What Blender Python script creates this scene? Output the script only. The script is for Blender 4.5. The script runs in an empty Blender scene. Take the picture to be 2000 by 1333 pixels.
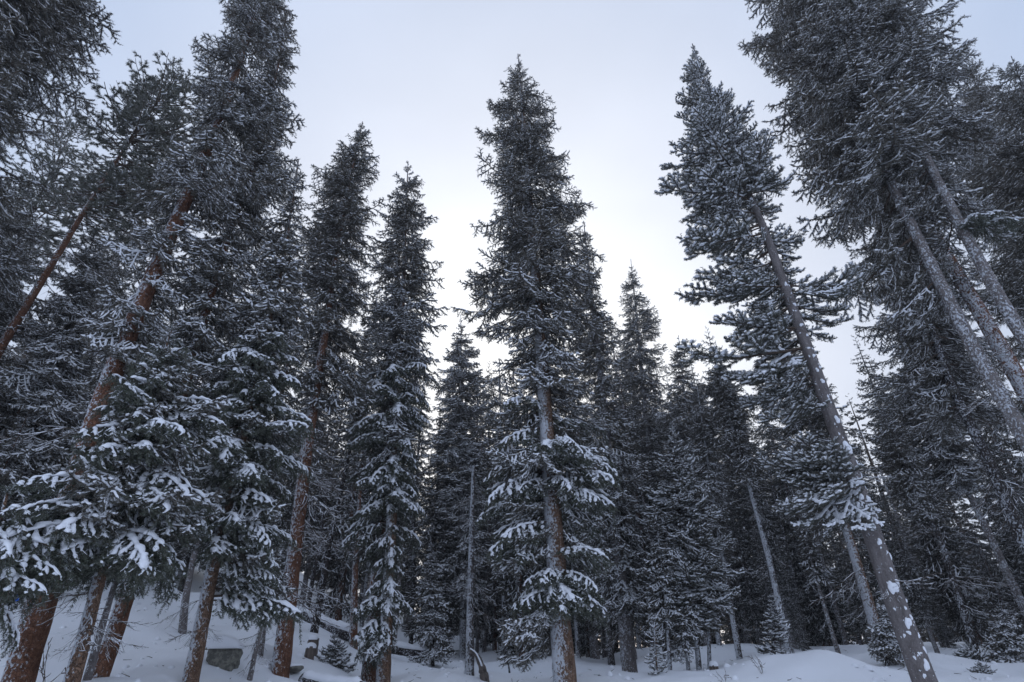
import bpy, math, random
import numpy as np
from mathutils import Matrix, Vector

random.seed(7)
C = bpy.context.scene.collection
sc = bpy.context.scene
R = math.radians

# ------------------------------------------------------------------ camera
EYE = (0.0, 0.0, 1.6)
FPX = 1090.0                      # focal length in pixels of a 2000 px wide picture
cam_data = bpy.data.cameras.new("camera")
cam_data.sensor_width = 36.0
cam_data.lens = 36.0 * FPX / 2000.0
cam_data.clip_start = 0.1
cam_data.clip_end = 3000.0
cam = bpy.data.objects.new("camera", cam_data)
C.objects.link(cam)
CAM_ROT = Matrix.Rotation(R(90 + 30.24), 3, 'X') @ Matrix.Rotation(R(-1.2), 3, 'Z')
cam.location = EYE
cam.rotation_euler = CAM_ROT.to_euler()
sc.camera = cam

# ------------------------------------------------------------------ sky, sun, exposure
SUN_EL, SUN_AZ = R(14), R(2)      # low behind the trees, straight ahead (+Y)
sun_dir = Vector((math.sin(SUN_AZ) * math.cos(SUN_EL), math.cos(SUN_AZ) * math.cos(SUN_EL), math.sin(SUN_EL)))
world = bpy.data.worlds.new("World")
sc.world = world
world.use_nodes = True
nt = world.node_tree
nt.nodes.clear()
N = nt.nodes.new
out = N('ShaderNodeOutputWorld')
sky = N('ShaderNodeTexSky'); sky.sky_type = 'NISHITA'; sky.sun_disc = False
sky.sun_elevation = SUN_EL; sky.sun_rotation = SUN_AZ
sky.air_density = 1.0; sky.dust_density = 2.0; sky.ozone_density = 2.0
bg_sky = N('ShaderNodeBackground'); bg_sky.inputs['Strength'].default_value = 0.07
nt.links.new(sky.outputs[0], bg_sky.inputs['Color'])
tc = N('ShaderNodeTexCoord')
dot = N('ShaderNodeVectorMath'); dot.operation = 'DOT_PRODUCT'
glow = Vector((math.sin(R(1)) * math.cos(R(24)), math.cos(R(1)) * math.cos(R(24)), math.sin(R(24))))
dot.inputs[1].default_value = glow
nt.links.new(tc.outputs['Generated'], dot.inputs[0])
ac = N('ShaderNodeMath'); ac.operation = 'ARCCOSINE'
nt.links.new(dot.outputs['Value'], ac.inputs[0])
dv = N('ShaderNodeMath'); dv.operation = 'DIVIDE'; dv.inputs[1].default_value = math.pi
nt.links.new(ac.outputs[0], dv.inputs[0])
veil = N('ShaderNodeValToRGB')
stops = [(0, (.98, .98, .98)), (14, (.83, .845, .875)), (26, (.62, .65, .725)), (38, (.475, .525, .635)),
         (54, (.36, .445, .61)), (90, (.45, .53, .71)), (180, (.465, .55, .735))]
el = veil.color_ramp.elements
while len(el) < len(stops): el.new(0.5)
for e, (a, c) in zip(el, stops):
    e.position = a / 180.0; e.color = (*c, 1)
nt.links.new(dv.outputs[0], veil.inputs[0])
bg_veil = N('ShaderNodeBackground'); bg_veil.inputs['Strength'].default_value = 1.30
cn = N('ShaderNodeTexNoise'); cn.inputs['Scale'].default_value = 2.2; cn.inputs['Detail'].default_value = 4
cmap = N('ShaderNodeMapping'); cmap.inputs['Scale'].default_value = (1, 1, 2.2)
nt.links.new(tc.outputs['Generated'], cmap.inputs['Vector']); nt.links.new(cmap.outputs[0], cn.inputs['Vector'])
cr = N('ShaderNodeMapRange'); cr.inputs[1].default_value = .3; cr.inputs[2].default_value = .7; cr.inputs[3].default_value = .95; cr.inputs[4].default_value = 1.05
nt.links.new(cn.outputs['Fac'], cr.inputs[0])
cmul = N('ShaderNodeVectorMath'); cmul.operation = 'SCALE'                # faint structure in the overcast
nt.links.new(veil.outputs[0], cmul.inputs[0]); nt.links.new(cr.outputs[0], cmul.inputs['Scale'])
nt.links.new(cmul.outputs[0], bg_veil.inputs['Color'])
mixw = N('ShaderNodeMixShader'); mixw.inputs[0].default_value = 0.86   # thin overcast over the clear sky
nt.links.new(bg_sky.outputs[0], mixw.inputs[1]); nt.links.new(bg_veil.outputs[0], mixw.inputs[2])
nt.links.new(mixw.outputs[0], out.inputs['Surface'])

sd = bpy.data.lights.new("sun", 'SUN'); sd.energy = 0.5; sd.angle = R(20); sd.color = (1.0, .96, .9)
so = bpy.data.objects.new("sun", sd); C.objects.link(so)
so.rotation_euler = sun_dir.to_track_quat('Z', 'Y').to_euler()
so.location = (0, 0, 60)

sc.view_settings.view_transform = 'Standard'
sc.view_settings.look = 'None'
sc.view_settings.exposure = 0.32
sc.view_settings.gamma = 1.0
sc.view_settings.use_curve_mapping = False
sc.cycles.use_denoising = True
sc.cycles.adaptive_threshold = 0.005
sc.cycles.max_bounces = 5
sc.cycles.diffuse_bounces = 3
sc.cycles.glossy_bounces = 1
sc.cycles.transmission_bounces = 0
sc.cycles.transparent_max_bounces = 2

# ------------------------------------------------------------------ helpers
def ray(px, py):
    return CAM_ROT @ Vector(((px - 1000.0) / FPX, -(py - 666.5) / FPX, -1.0))
def at(px, py, Y):
    """the point seen at a pixel of the 2000 px picture, Y metres ahead"""
    d = ray(px, py); k = Y / d.y
    return Vector((EYE[0] + d.x * k, Y, EYE[2] + d.z * k))
CRI = CAM_ROT.transposed()
def pix(p):
    v = CRI @ (Vector(p) - Vector(EYE))
    return 1000 + FPX * v.x / -v.z, 666.5 - FPX * v.y / -v.z, -v.z

class MB:
    """collects triangles with a material index, then becomes ONE mesh"""
    def __init__(s): s.v = []; s.f = []; s.m = []; s.n = 0
    def add(s, v, f, m=0):
        v = np.asarray(v, float).reshape(-1, 3); f = np.asarray(f, int).reshape(-1, 3)
        s.v.append(v); s.f.append(f + s.n); s.m.append(np.full(len(f), m)); s.n += len(v)
    def arrays(s):
        return np.concatenate(s.v), np.concatenate(s.f), np.concatenate(s.m)
    def mesh(s, name, mats, smooth=(0, 1, 2)):
        v, f, m = s.arrays()
        return mesh_from(name, v, f, m, mats, smooth)
def mesh_from(name, v, f, m, mats, smooth=(0, 1, 2)):
    me = bpy.data.meshes.new(name)
    me.vertices.add(len(v)); me.vertices.foreach_set('co', v.astype(np.float32).ravel())
    me.loops.add(len(f) * 3); me.loops.foreach_set('vertex_index', f.astype(np.int32).ravel())
    me.polygons.add(len(f))
    me.polygons.foreach_set('loop_start', (np.arange(len(f)) * 3).astype(np.int32))
    for mm in mats: me.materials.append(mm)
    me.polygons.foreach_set('material_index', m.astype(np.int32))
    me.polygons.foreach_set('use_smooth', np.isin(m, smooth))
    me.update(calc_edges=True)
    return me
def obj(name, me, parent=None, loc=(0, 0, 0), rot=(0, 0, 0), scale=(1, 1, 1)):
    o = bpy.data.objects.new(name, me); C.objects.link(o)
    if parent: o.parent = parent
    o.location = loc; o.rotation_euler = rot; o.scale = scale
    return o
def tag(o, label=None, cat=None, group=None, kind=None):
    if label: o['label'] = label
    if cat: o['category'] = cat
    if group: o['group'] = group
    if kind: o['kind'] = kind
    return o
def thing(name, loc, label, cat, group=None):
    o = bpy.data.objects.new(name, None); C.objects.link(o)
    o.location = loc; o.empty_display_size = 0.2
    return tag(o, label, cat, group)

def frames(pts):
    t = np.gradient(pts, axis=0); t /= np.linalg.norm(t, axis=1)[:, None] + 1e-9
    up = np.tile([0, 0, 1.0], (len(pts), 1)); alt = np.tile([1.0, 0, 0], (len(pts), 1))
    ref = np.where((np.abs(t[:, 2]) > .92)[:, None], alt, up)
    s = np.cross(t, ref); s /= np.linalg.norm(s, axis=1)[:, None] + 1e-9
    u = np.cross(s, t)
    return t, s, u
def ring_faces(n, k):
    i = np.arange(n - 1)[:, None] * k; j = np.arange(k)[None, :]; j2 = (j + 1) % k
    a, b, c, d = i + j, i + j2, i + k + j2, i + k + j
    return np.concatenate([np.stack([a, b, c], -1).reshape(-1, 3), np.stack([a, c, d], -1).reshape(-1, 3)])
def tube(pts, rad, k=5):
    pts = np.asarray(pts, float); rad = np.asarray(rad, float)
    t, s, u = frames(pts)
    a = np.arange(k) * 2 * math.pi / k
    v = pts[:, None, :] + rad[:, None, None] * (np.cos(a)[None, :, None] * s[:, None, :] + np.sin(a)[None, :, None] * u[:, None, :])
    return v.reshape(-1, 3), ring_faces(len(pts), k)
SNOW_SEC = np.array([(-1, 0), (-.75, .62), (0, .95), (.75, .62), (1, 0), (0, -.35)])
def snow_strip(pts, rad, lift, hgt=1.0):
    """a rounded ridge of snow lying on a twig"""
    t, s, u = frames(pts)
    flat = np.sqrt(np.clip(1 - t[:, 2] ** 2, 0, 1))
    rad = rad * (.3 + .7 * flat)
    c = pts + np.array([0, 0, 1.0]) * lift
    v = c[:, None, :] + rad[:, None, None] * (SNOW_SEC[None, :, 0, None] * s[:, None, :] + hgt * SNOW_SEC[None, :, 1, None] * np.array([0, 0, 1.0]))
    return v.reshape(-1, 3), ring_faces(len(pts), 6)[:, ::-1]
def polylen(p): return float(np.linalg.norm(np.diff(p, axis=0), axis=1).sum())
def resample(p, n):
    d = np.concatenate([[0], np.cumsum(np.linalg.norm(np.diff(p, axis=0), axis=1))])
    x = np.linspace(0, d[-1], n)
    return np.stack([np.interp(x, d, p[:, k]) for k in range(3)], 1)

# ------------------------------------------------------------------ materials
def new_mat(name):
    m = bpy.data.materials.new(name); m.use_nodes = True
    n = m.node_tree.nodes; b = n['Principled BSDF']
    b.inputs['Specular IOR Level'].default_value = 0.25
    return m, m.node_tree, b
def noise(t, scale, detail=3.0, coord=None, rough=.55, vscale=None):
    n = t.nodes.new('ShaderNodeTexNoise'); n.inputs['Scale'].default_value = scale
    n.inputs['Detail'].default_value = detail; n.inputs['Roughness'].default_value = rough
    if coord is not None:
        if vscale:
            mp = t.nodes.new('ShaderNodeMapping'); mp.inputs['Scale'].default_value = vscale
            t.links.new(coord, mp.inputs['Vector']); coord = mp.outputs[0]
        t.links.new(coord, n.inputs['Vector'])
    return n.outputs['Fac']
def ramp(t, src, stops):
    r = t.nodes.new('ShaderNodeValToRGB'); e = r.color_ramp.elements
    while len(e) < len(stops): e.new(.5)
    for x, (p, c) in zip(e, stops):
        x.position = p; x.color = (*c, 1) if len(c) == 3 else c
    t.links.new(src, r.inputs[0])
    return r.outputs[0]
def mixc(t, fac, a, b):
    m = t.nodes.new('ShaderNodeMix'); m.data_type = 'RGBA'
    if hasattr(fac, 'links'): t.links.new(fac, m.inputs[0])
    else: m.inputs[0].default_value = fac
    for k, s in ((6, a), (7, b)):
        if hasattr(s, 'links'): t.links.new(s, m.inputs[k])
        else: m.inputs[k].default_value = (*s, 1)
    return m.outputs[2]
def math_n(t, op, a, b):
    m = t.nodes.new('ShaderNodeMath'); m.operation = op
    for k, s in ((0, a), (1, b)):
        if hasattr(s, 'links'): t.links.new(s, m.inputs[k])
        else: m.inputs[k].default_value = s
    return m.outputs[0]
def coords(t, which='Object'): 
    return t.nodes.new('ShaderNodeTexCoord').outputs[which]
def bump(t, b, src, strength, dist):
    n = t.nodes.new('ShaderNodeBump'); n.inputs['Strength'].default_value = strength; n.inputs['Distance'].default_value = dist
    t.links.new(src, n.inputs['Height']); t.links.new(n.outputs[0], b.inputs['Normal'])

SNOW, t, b = new_mat('snow')
b.inputs['Roughness'].default_value = .75
b.inputs['Base Color'].default_value = (.88, .89, .92, 1)
bump(t, b, noise(t, 60, 3, coords(t)), .25, .01)

GROUND, t, b = new_mat('snow_ground')
b.inputs['Roughness'].default_value = .7
co = coords(t)
deb = ramp(t, noise(t, 26, 4, co, .6), [(.0, (0, 0, 0)), (.70, (0, 0, 0)), (.78, (1, 1, 1))])
patch = ramp(t, noise(t, .35, 3, co), [(.45, (0, 0, 0)), (.62, (1, 1, 1))])
soft = mixc(t, noise(t, .8, 4, co), (.87, .885, .92), (.91, .92, .945))
t.links.new(mixc(t, math_n(t, 'MULTIPLY', math_n(t, 'MULTIPLY', deb, patch), .55), soft, (.25, .22, .20)), b.inputs['Base Color'])
bump(t, b, math_n(t, 'ADD', noise(t, 3.0, 5, co, .5, (1, .45, 1)), math_n(t, 'MULTIPLY', noise(t, 40, 2, co), .12)), .35, .06)

def needle_mat(name, dark, light, frost):
    m, t, b = new_mat(name)
    co = coords(t)
    rnd = t.nodes.new('ShaderNodeObjectInfo').outputs['Random']
    col = mixc(t, noise(t, 5, 2, co), dark, light)
    col = mixc(t, math_n(t, 'MULTIPLY', rnd, .35), col, (dark[0] * .75 + .012, dark[1] * .8 + .004, dark[2] * .7))
    fr = ramp(t, noise(t, 16, 3, co, .65), [(.34, (0, 0, 0)), (.66, (1, 1, 1))])
    col = mixc(t, math_n(t, 'MULTIPLY', fr, frost), col, (.80, .77, .74))
    t.links.new(col, b.inputs['Base Color']); b.inputs['Roughness'].default_value = .65
    return m
NEEDLE = needle_mat('spruce_needles', (.031, .029, .017), (.066, .061, .035), .25)
NEEDLE_LOW = needle_mat('young_spruce_needles', (.032, .044, .026), (.066, .084, .050), .16)
NEEDLE_FIR = needle_mat('fir_needles', (.034, .040, .028), (.064, .074, .052), .22)
NEEDLE_PINE = needle_mat('pine_needles', (.046, .056, .034), (.085, .098, .060), .30)
NEEDLE_SHADE = needle_mat('shade_painted_spruce_needles', (.021, .020, .013), (.047, .044, .027), .12)  # background needle copy: less frost, and deep shade put into its darker colour
TWIG, t, b = new_mat('twig_bark')
b.inputs['Base Color'].default_value = (.085, .062, .048, 1); b.inputs['Roughness'].default_value = .9

def bark(name, c0, c1, c2, snow_amt, direction=(-.85, -.40, .22), scale=1.0, speck=.5, flakes=1.0):
    """scaly bark; snow_amt is about the share of it that wind-driven snow sticks to"""
    m, t, b = new_mat(name)
    co = coords(t)
    plates = noise(t, 10 * scale, 6, co, .7, (1, 1, .30))
    fine = noise(t, 55 * scale, 4, co, .65, (1, 1, .5))
    vo = t.nodes.new('ShaderNodeTexVoronoi'); vo.feature = 'DISTANCE_TO_EDGE'; vo.inputs['Scale'].default_value = 34 * scale
    vc = t.nodes.new('ShaderNodeTexVoronoi'); vc.inputs['Scale'].default_value = 34 * scale
    mp = t.nodes.new('ShaderNodeMapping'); mp.inputs['Scale'].default_value = (1, 1, .55)
    wob = t.nodes.new('ShaderNodeTexNoise'); wob.inputs['Scale'].default_value = 18 * scale
    t.links.new(co, wob.inputs['Vector'])
    va = t.nodes.new('ShaderNodeVectorMath'); va.operation = 'MULTIPLY_ADD'; va.inputs[1].default_value = (.10, .10, .10)
    t.links.new(wob.outputs['Color'], va.inputs[0]); t.links.new(co, va.inputs[2])
    t.links.new(va.outputs[0], mp.inputs['Vector'])
    for v_ in (vo, vc): t.links.new(mp.outputs[0], v_.inputs['Vector'])
    edge = ramp(t, vo.outputs['Distance'], [(0, (0, 0, 0)), (.14, (1, 1, 1))])
    col = ramp(t, plates, [(.36, c0), (.50, c1), (.63, c2)])
    sep = t.nodes.new('ShaderNodeSeparateColor'); t.links.new(vc.outputs['Color'], sep.inputs[0])
    col = mixc(t, math_n(t, 'MULTIPLY', sep.outputs[0], .55 * flakes), col, c2)
    col = mixc(t, math_n(t, 'MULTIPLY', sep.outputs[1], .45 * flakes), col, c0)
    inv = math_n(t, 'SUBTRACT', 1.0, edge)
    col = mixc(t, math_n(t, 'MULTIPLY', inv, .75 * flakes), col, tuple(x * .3 for x in c0))
    g = t.nodes.new('ShaderNodeNewGeometry')
    dt = t.nodes.new('ShaderNodeVectorMath'); dt.operation = 'DOT_PRODUCT'
    dt.inputs[1].default_value = Vector(direction).normalized()
    t.links.new(g.outputs['Normal'], dt.inputs[0])
    cling = noise(t, 26 * scale, 5, co, .75, (1, 1, .7))
    big = noise(t, 3.0, 3, co, .6)
    f = math_n(t, 'ADD', math_n(t, 'MULTIPLY', dt.outputs['Value'], speck * .20), math_n(t, 'MULTIPLY', math_n(t, 'SUBTRACT', cling, .5), 1.7))
    f = math_n(t, 'ADD', f, math_n(t, 'MULTIPLY', math_n(t, 'SUBTRACT', big, .5), .5))
    f = math_n(t, 'ADD', f, math_n(t, 'MULTIPLY', inv, .07))
    fac2 = t.nodes.new('ShaderNodeMapRange')
    t.links.new(f, fac2.inputs[0]); fac2.inputs[1].default_value = .155 - .25 * snow_amt; fac2.inputs[2].default_value = .20 - .25 * snow_amt
    col = mixc(t, fac2.outputs[0], col, (.78, .80, .84))
    t.links.new(col, b.inputs['Base Color']); b.inputs['Roughness'].default_value = .9
    h = math_n(t, 'ADD', plates, math_n(t, 'MULTIPLY', fine, .35))
    h = math_n(t, 'ADD', h, math_n(t, 'MULTIPLY', edge, .5 * flakes))
    h = math_n(t, 'ADD', h, math_n(t, 'MULTIPLY', fac2.outputs[0], .4))
    bump(t, b, h, .9, .035)
    return m
BARK_RED = bark('reddish_bark', (.09, .041, .025), (.225, .098, .054), (.34, .18, .115), .07, speck=.95, flakes=.8)
BARK_TAN = bark('tan_bark', (.11, .064, .042), (.28, .165, .105), (.38, .25, .175), .13, speck=1.3)
BARK_GREY = bark('grey_bark', (.15, .132, .126), (.225, .198, .188), (.29, .258, .245), .06, speck=.5, flakes=.4)
BARK_FIR = bark('smooth_grey_bark', (.13, .113, .108), (.20, .177, .170), (.26, .232, .224), -.42, scale=.9, speck=.1, flakes=.35)
BARK_DARK = bark('dark_bark', (.025, .021, .020), (.065, .052, .047), (.12, .10, .088), .0)
BARK_SNOWY = bark('snow_plastered_bark', (.06, .052, .05), (.15, .125, .112), (.22, .195, .18), .42, speck=.9)
WOOD, t, b = new_mat('weathered_wood')
co = coords(t)
t.links.new(ramp(t, noise(t, 20, 5, co, .6, (1, 1, .08)), [(.3, (.05, .04, .035)), (.6, (.17, .14, .12)), (.8, (.26, .22, .19))]), b.inputs['Base Color'])
bump(t, b, noise(t, 30, 4, co, .6, (1, 1, .08)), .8, .02)
b.inputs['Roughness'].default_value = .9
ROCK, t, b = new_mat('lichen_rock')
co = coords(t)
t.links.new(mixc(t, ramp(t, noise(t, 12, 5, co, .7), [(.45, (0, 0, 0)), (.6, (1, 1, 1))]), (.13, .125, .11), (.26, .25, .205)), b.inputs['Base Color'])
bump(t, b, noise(t, 14, 6, co, .65), .9, .05)
b.inputs['Roughness'].default_value = .95
BLUE, t, b = new_mat('blue_plastic'); b.inputs['Base Color'].default_value = (.02, .16, .75, 1)
DRYWOOD, t, b = new_mat('dead_twig'); b.inputs['Base Color'].default_value = (.11, .09, .075, 1); b.inputs['Roughness'].default_value = .9

# ------------------------------------------------------------------ boughs (shared meshes)
def needles(mb, rng, pts, r0, sp, per, ln, wd, fwd, mat=0, taper=True):
    L = polylen(pts)
    n = max(2, int(L / sp))
    p = resample(pts, n + 1)
    t, s, u = frames(p)
    p = np.repeat(p, per, 0); t = np.repeat(t, per, 0); s = np.repeat(s, per, 0); u = np.repeat(u, per, 0)
    m = len(p)
    a = rng.uniform(0, 2 * math.pi, m)
    rad = np.cos(a)[:, None] * s + np.sin(a)[:, None] * u
    f = fwd * rng.uniform(.6, 1.4, m)[:, None]
    d = t * f + rad; d[:, 2] += .12
    d /= np.linalg.norm(d, axis=1)[:, None]
    w = np.cross(d, rng.normal(size=(m, 3))); w /= np.linalg.norm(w, axis=1)[:, None] + 1e-9
    l = ln * rng.uniform(.7, 1.25, m)[:, None]
    b0 = p + rad * r0 + t * rng.uniform(-sp, sp, m)[:, None]
    v = np.stack([b0 - w * wd / 2, b0 + w * wd / 2, b0 + d * l], 1).reshape(-1, 3)
    mb.add(v, np.arange(m * 3).reshape(-1, 3), mat)
def snow_on(mb, rng, pts, r, lift, cover, step, hgt=1.0, var=(.68, 1.28)):
    L = polylen(pts)
    n = max(3, int(L / step) + 2)
    p = resample(pts, n)
    on = rng.uniform(size=n) < cover
    if n > 6:                                # clumps rather than single dots
        on = (np.convolve(on, [1, 1, 1], 'same') >= (2 if cover < .9 else 1))
    i = 0
    while i < n:
        if not on[i]: i += 1; continue
        j = i
        while j + 1 < n and on[j + 1]: j += 1
        q = p[max(0, i - 1):min(n, j + 2)]
        if len(q) >= 3:
            q = resample(q, len(q) + 1) + rng.normal(size=(len(q) + 1, 3)) * r * .12
            rr = r * rng.uniform(*var, len(q)); rr[0] *= .25; rr[-1] *= .35
            v, f = snow_strip(q, rr, lift, hgt)
            mb.add(v, f, 1)
        i = j + 1

def curve(p0, d, L, n, sag, lift, rng, wob=.03):
    """a twig that sags in the middle and turns up at its tip"""
    d = np.array(d, float); d /= np.linalg.norm(d)
    pts = [np.array(p0, float)]
    st = L / (n - 1)
    for k in range(n - 1):
        x = (k + .5) / (n - 1)
        e = d + np.array([0, 0, -sag * math.sin(math.pi * min(1, x * 1.15)) + lift * x ** 3]) + rng.normal(size=3) * wob
        e /= np.linalg.norm(e)
        pts.append(pts[-1] + e * st)
    return np.array(pts)

def make_bough(seed, L, kind='spruce', snow=.5, q=1.0, arrays=False):
    """kind: spruce | fir | pine.  q > 1 makes it coarser."""
    rng = np.random.default_rng(seed)
    mb = MB()
    fir, pine = kind == 'fir', kind == 'pine'
    tent = snow > .8                          # weighed down under thick snow
    twigs = []                                # (points, level)
    base_slope = {'spruce': -.12, 'fir': .0, 'pine': .10}[kind]
    main = curve((0, 0, 0), (1, rng.normal() * .06, base_slope), L, 12, .38 if not (fir or pine) else .12, .75 if not pine else .6, rng, .05)
    if tent: main = curve((0, 0, 0), (1, rng.normal() * .06, .12), L, 12, .10, -.95, rng, .05)
    twigs.append((main, 1))
    tm, sm, um = frames(main)
    ds = (.17 if pine else .072 if fir else .066) * (1 + .25 * (q - 1)) * (1 + .15 * (L - 1))
    tt = .10 if L < 1 else .16
    side = 1
    tips = [main[-1]]
    while tt < .985:
        k = tt * (len(main) - 1); i = min(int(k), len(main) - 2); fr = k - i
        p0 = main[i] * (1 - fr) + main[i + 1] * fr
        T, S = tm[i], sm[i]
        l2 = L * (.48 * (1 - tt) ** .8 + .07) * min(1, .4 + tt / .35) * rng.uniform(.4, 1.3)
        l2 = max(l2, .07)
        a = R(rng.uniform(34, 72))
        d = T * math.cos(a) + S * side * math.sin(a)
        d[2] += rng.uniform(-.85, -.15) if tent else rng.uniform(-.55, .0) if kind == 'spruce' else rng.uniform(-.3, .45)
        n2 = max(4, min(9, int(l2 / .09) + 2))
        sec = curve(p0, d, l2, n2, .28 if kind == 'spruce' else .08, -.15 if tent else .5, rng, .06)
        twigs.append((sec, 2)); tips.append(sec[-1])
        t2, s2, _ = frames(sec)
        if l2 > .14:
            sp3 = (.052 if not pine else .12) * (1 + .35 * (q - 1))
            x = .22 if not pine else .45; sd3 = 1
            while x < .97:
                k2 = x * (n2 - 1); i2 = min(int(k2), n2 - 2); f2 = k2 - i2
                q0 = sec[i2] * (1 - f2) + sec[i2 + 1] * f2
                l3 = (.34 * l2 * (1 - x) + .05) * rng.uniform(.65, 1.25)
                a3 = R(rng.uniform(38, 60))
                d3 = t2[i2] * math.cos(a3) + s2[i2] * sd3 * math.sin(a3)
                d3[2] += rng.uniform(-.5, .05) if kind == 'spruce' else rng.uniform(-.1, .35)
                tw = curve(q0, d3, l3, 4, .15, .3, rng, .05)
                twigs.append((tw, 3)); tips.append(tw[-1])
                x += sp3 / l2 * rng.uniform(.7, 1.3); sd3 = -sd3
        if kind == 'spruce' and rng.uniform() < (.95 if tent else .55):      # hanging twigs
            l4 = rng.uniform(.07, .20) * (1 + .3 * L) * (1.4 if tent else 1)
            dd = np.array([rng.normal() * .25 + .25, rng.normal() * .3, -1.0])
            twigs.append((curve(p0, dd, l4, 4, 0, .2, rng, .05), 4))
        tt += ds / L * rng.uniform(.75, 1.3); side = -side
    rr = {1: .016 * (.6 + .4 * L), 2: .006, 3: .0035, 4: .0035}
    for p, lv in twigs:
        if q < 2 or lv == 1:
            r = np.linspace(rr[lv], rr[lv] * .3, len(p))
            pp, r2 = (p, r) if lv == 1 else (p[::2] if len(p) > 4 else p, r[::2] if len(p) > 4 else r)
            v, f = tube(pp, r2, 5 if lv == 1 else 3)
            mb.add(v, f, 2)
        if pine:
            continue
        pts = p
        if lv == 1: pts = p[int(len(p) * .35):]
        if fir: needles(mb, rng, pts, .004, .017 * q, 6 if q < 2 else 3, .031 * q ** .55, .009 * q, .7)
        else: needles(mb, rng, pts, .003, .019 * q, 5 if q < 2 else 3, .036 * q ** .55, .0090 * q, .9)
    if pine:
        for p, lv in twigs:
            if lv == 1: continue
            needles(mb, rng, p[len(p) // 3:], .004, .013 * q, 7, .062, .010 * q, .8)
    for p, lv in twigs:
        if lv == 4: continue
        if fir: r, lift, cov = {1: .034, 2: .028, 3: .021}[lv], .020, {1: .55, 2: .52, 3: .45}[lv]
        else: r, lift, cov = {1: .026, 2: .022, 3: .015}[lv], .013, {1: .36, 2: .60, 3: .52}[lv]
        if snow > .8:                                       # wide pads with green twig tips showing at their rims
            r, lift, cov = {1: .058, 2: .037, 3: .020}[lv], .012, {1: .84, 2: .76, 3: .42}[lv]
            r *= .6 + .35 * L if lv < 3 else 1
            q_ = resample(p, 24)
            pp = q_[7:23] if lv == 1 else q_[:17] if lv == 2 else q_[:18]
        else:
            cov = min(1.0, cov * (.45 + 1.1 * snow)); r *= (.62 + .75 * snow)
            pp = p if lv > 1 else p[2:]
        if pine and lv == 1: continue
        if lv == 3 and rng.uniform() > cov * 1.1: continue
        snow_on(mb, rng, pp, r * rng.uniform(.75, 1.2), lift, cov if lv < 3 else 1.0, .05 * q if lv < 3 else .045 * q, .72 if tent else 1.0, (.45, 1.45) if tent else (.68, 1.28))
    if arrays: return mb.arrays()
    nm = {'spruce': NEEDLE if snow < .8 else NEEDLE_LOW, 'fir': NEEDLE_FIR, 'pine': NEEDLE_PINE}[kind]
    return mb.mesh(kind + '_branch', [nm, SNOW, TWIG], smooth=(1, 2))

SIZES = (.5, .9, 1.4, 2.0)
BOUGH = {}
for kind, key, snow, sizes, reps in (('spruce', 'light', .34, SIZES, 4), ('spruce', 'mid', .62, SIZES, 3), ('spruce', 'heavy', 1.15, SIZES, 3),
                                    ('fir', 'fir', .62, SIZES[:3], 4), ('pine', 'pine', .40, SIZES[1:3], 3)):
    for s in sizes:
        BOUGH[key, s] = [make_bough(int(s * 100) + 17 * k + len(key) * 1000 + int(snow * 300), s, kind, snow) for k in range(reps)]
def pick_bough(key, L):
    ss = [s for k, s in BOUGH if k == key]
    s = min(ss, key=lambda x: abs(math.log(x / max(L, .05))))
    return random.choice(BOUGH[key, s]), L / s

def make_dead(seed, L):
    rng = np.random.default_rng(seed); mb = MB()
    def grow(p0, d, l, r, lev):
        n = max(4, int(l / .1) + 2)
        p = curve(p0, d, l, n, .25, .15, rng, .16)
        v, f = tube(p, np.linspace(r, r * .3, n), 5 if lev == 0 else 3); mb.add(v, f, 0)
        snow_on(mb, rng, p, max(r * .9, .005), r * .6, .55, .07)
        if lev < 2:
            for k in range(1, n - 1):
                if rng.uniform() < (.75 if lev == 0 else .45):
                    a = R(rng.uniform(25, 65)) * rng.choice((-1, 1)); b = rng.uniform(-.6, .3)
                    t = p[k + 1] - p[k]; t /= np.linalg.norm(t)
                    e = np.array([t[0] * math.cos(a) - t[1] * math.sin(a), t[0] * math.sin(a) + t[1] * math.cos(a), t[2] + b])
                    grow(p[k], e, l * (1 - k / n) * rng.uniform(.35, .75), r * .55, lev + 1)
    grow((0, 0, 0), (1, 0, -.05), L, .007 + .004 * L, 0)
    return mb.mesh('dead_branch', [DRYWOOD, SNOW], smooth=(0, 1))
DEAD = [make_dead(400 + k, l) for k, l in enumerate((.7, .9, 1.2, 1.2, 1.6, 1.6))]

# ------------------------------------------------------------------ ground
HERO_BASES = [(20, 1385, 9.0), (125, 1385, 7.8), (185, 1345, 9.6), (362, 1380, 10.0), (540, 1362, 13.0), (749, 1345, 15.0), (720, 1345, 15.4),
              (1106, 1360, 12.3), (1232, 1332, 17.0), (905, 1285, 25.0), (985, 1280, 24.0), (917, 1305, 16.0), (1822, 1372, 10.5),
              (355, 1247, 15.0), (382, 1150, 24), (505, 1310, 13.2), (490, 1348, 11.5), (845, 1290, 20.0), (660, 1315, 15.5), (1900, 1300, 14.0)]
GPTS = [at(*h) for h in HERO_BASES] + [at(*p) for p in [
    (300, 1215, 15), (450, 1205, 18), (560, 1195, 21), (640, 1225, 22), (760, 1268, 22), (1000, 1276, 26), (1100, 1285, 26), (1200, 1284, 30),
    (1570, 1279, 12.5), (1450, 1292, 12.5), (1330, 1327, 12), (1690, 1290, 13), (1845, 1282, 16), (1950, 1300, 17), (300, 1395, 8.5),
    (650, 1345, 14), (850, 1330, 14.5), (1000, 1334, 14), (1420, 1300, 18), (1600, 1295, 19), (430, 1340, 11.5), (1740, 1310, 18)]]
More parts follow.
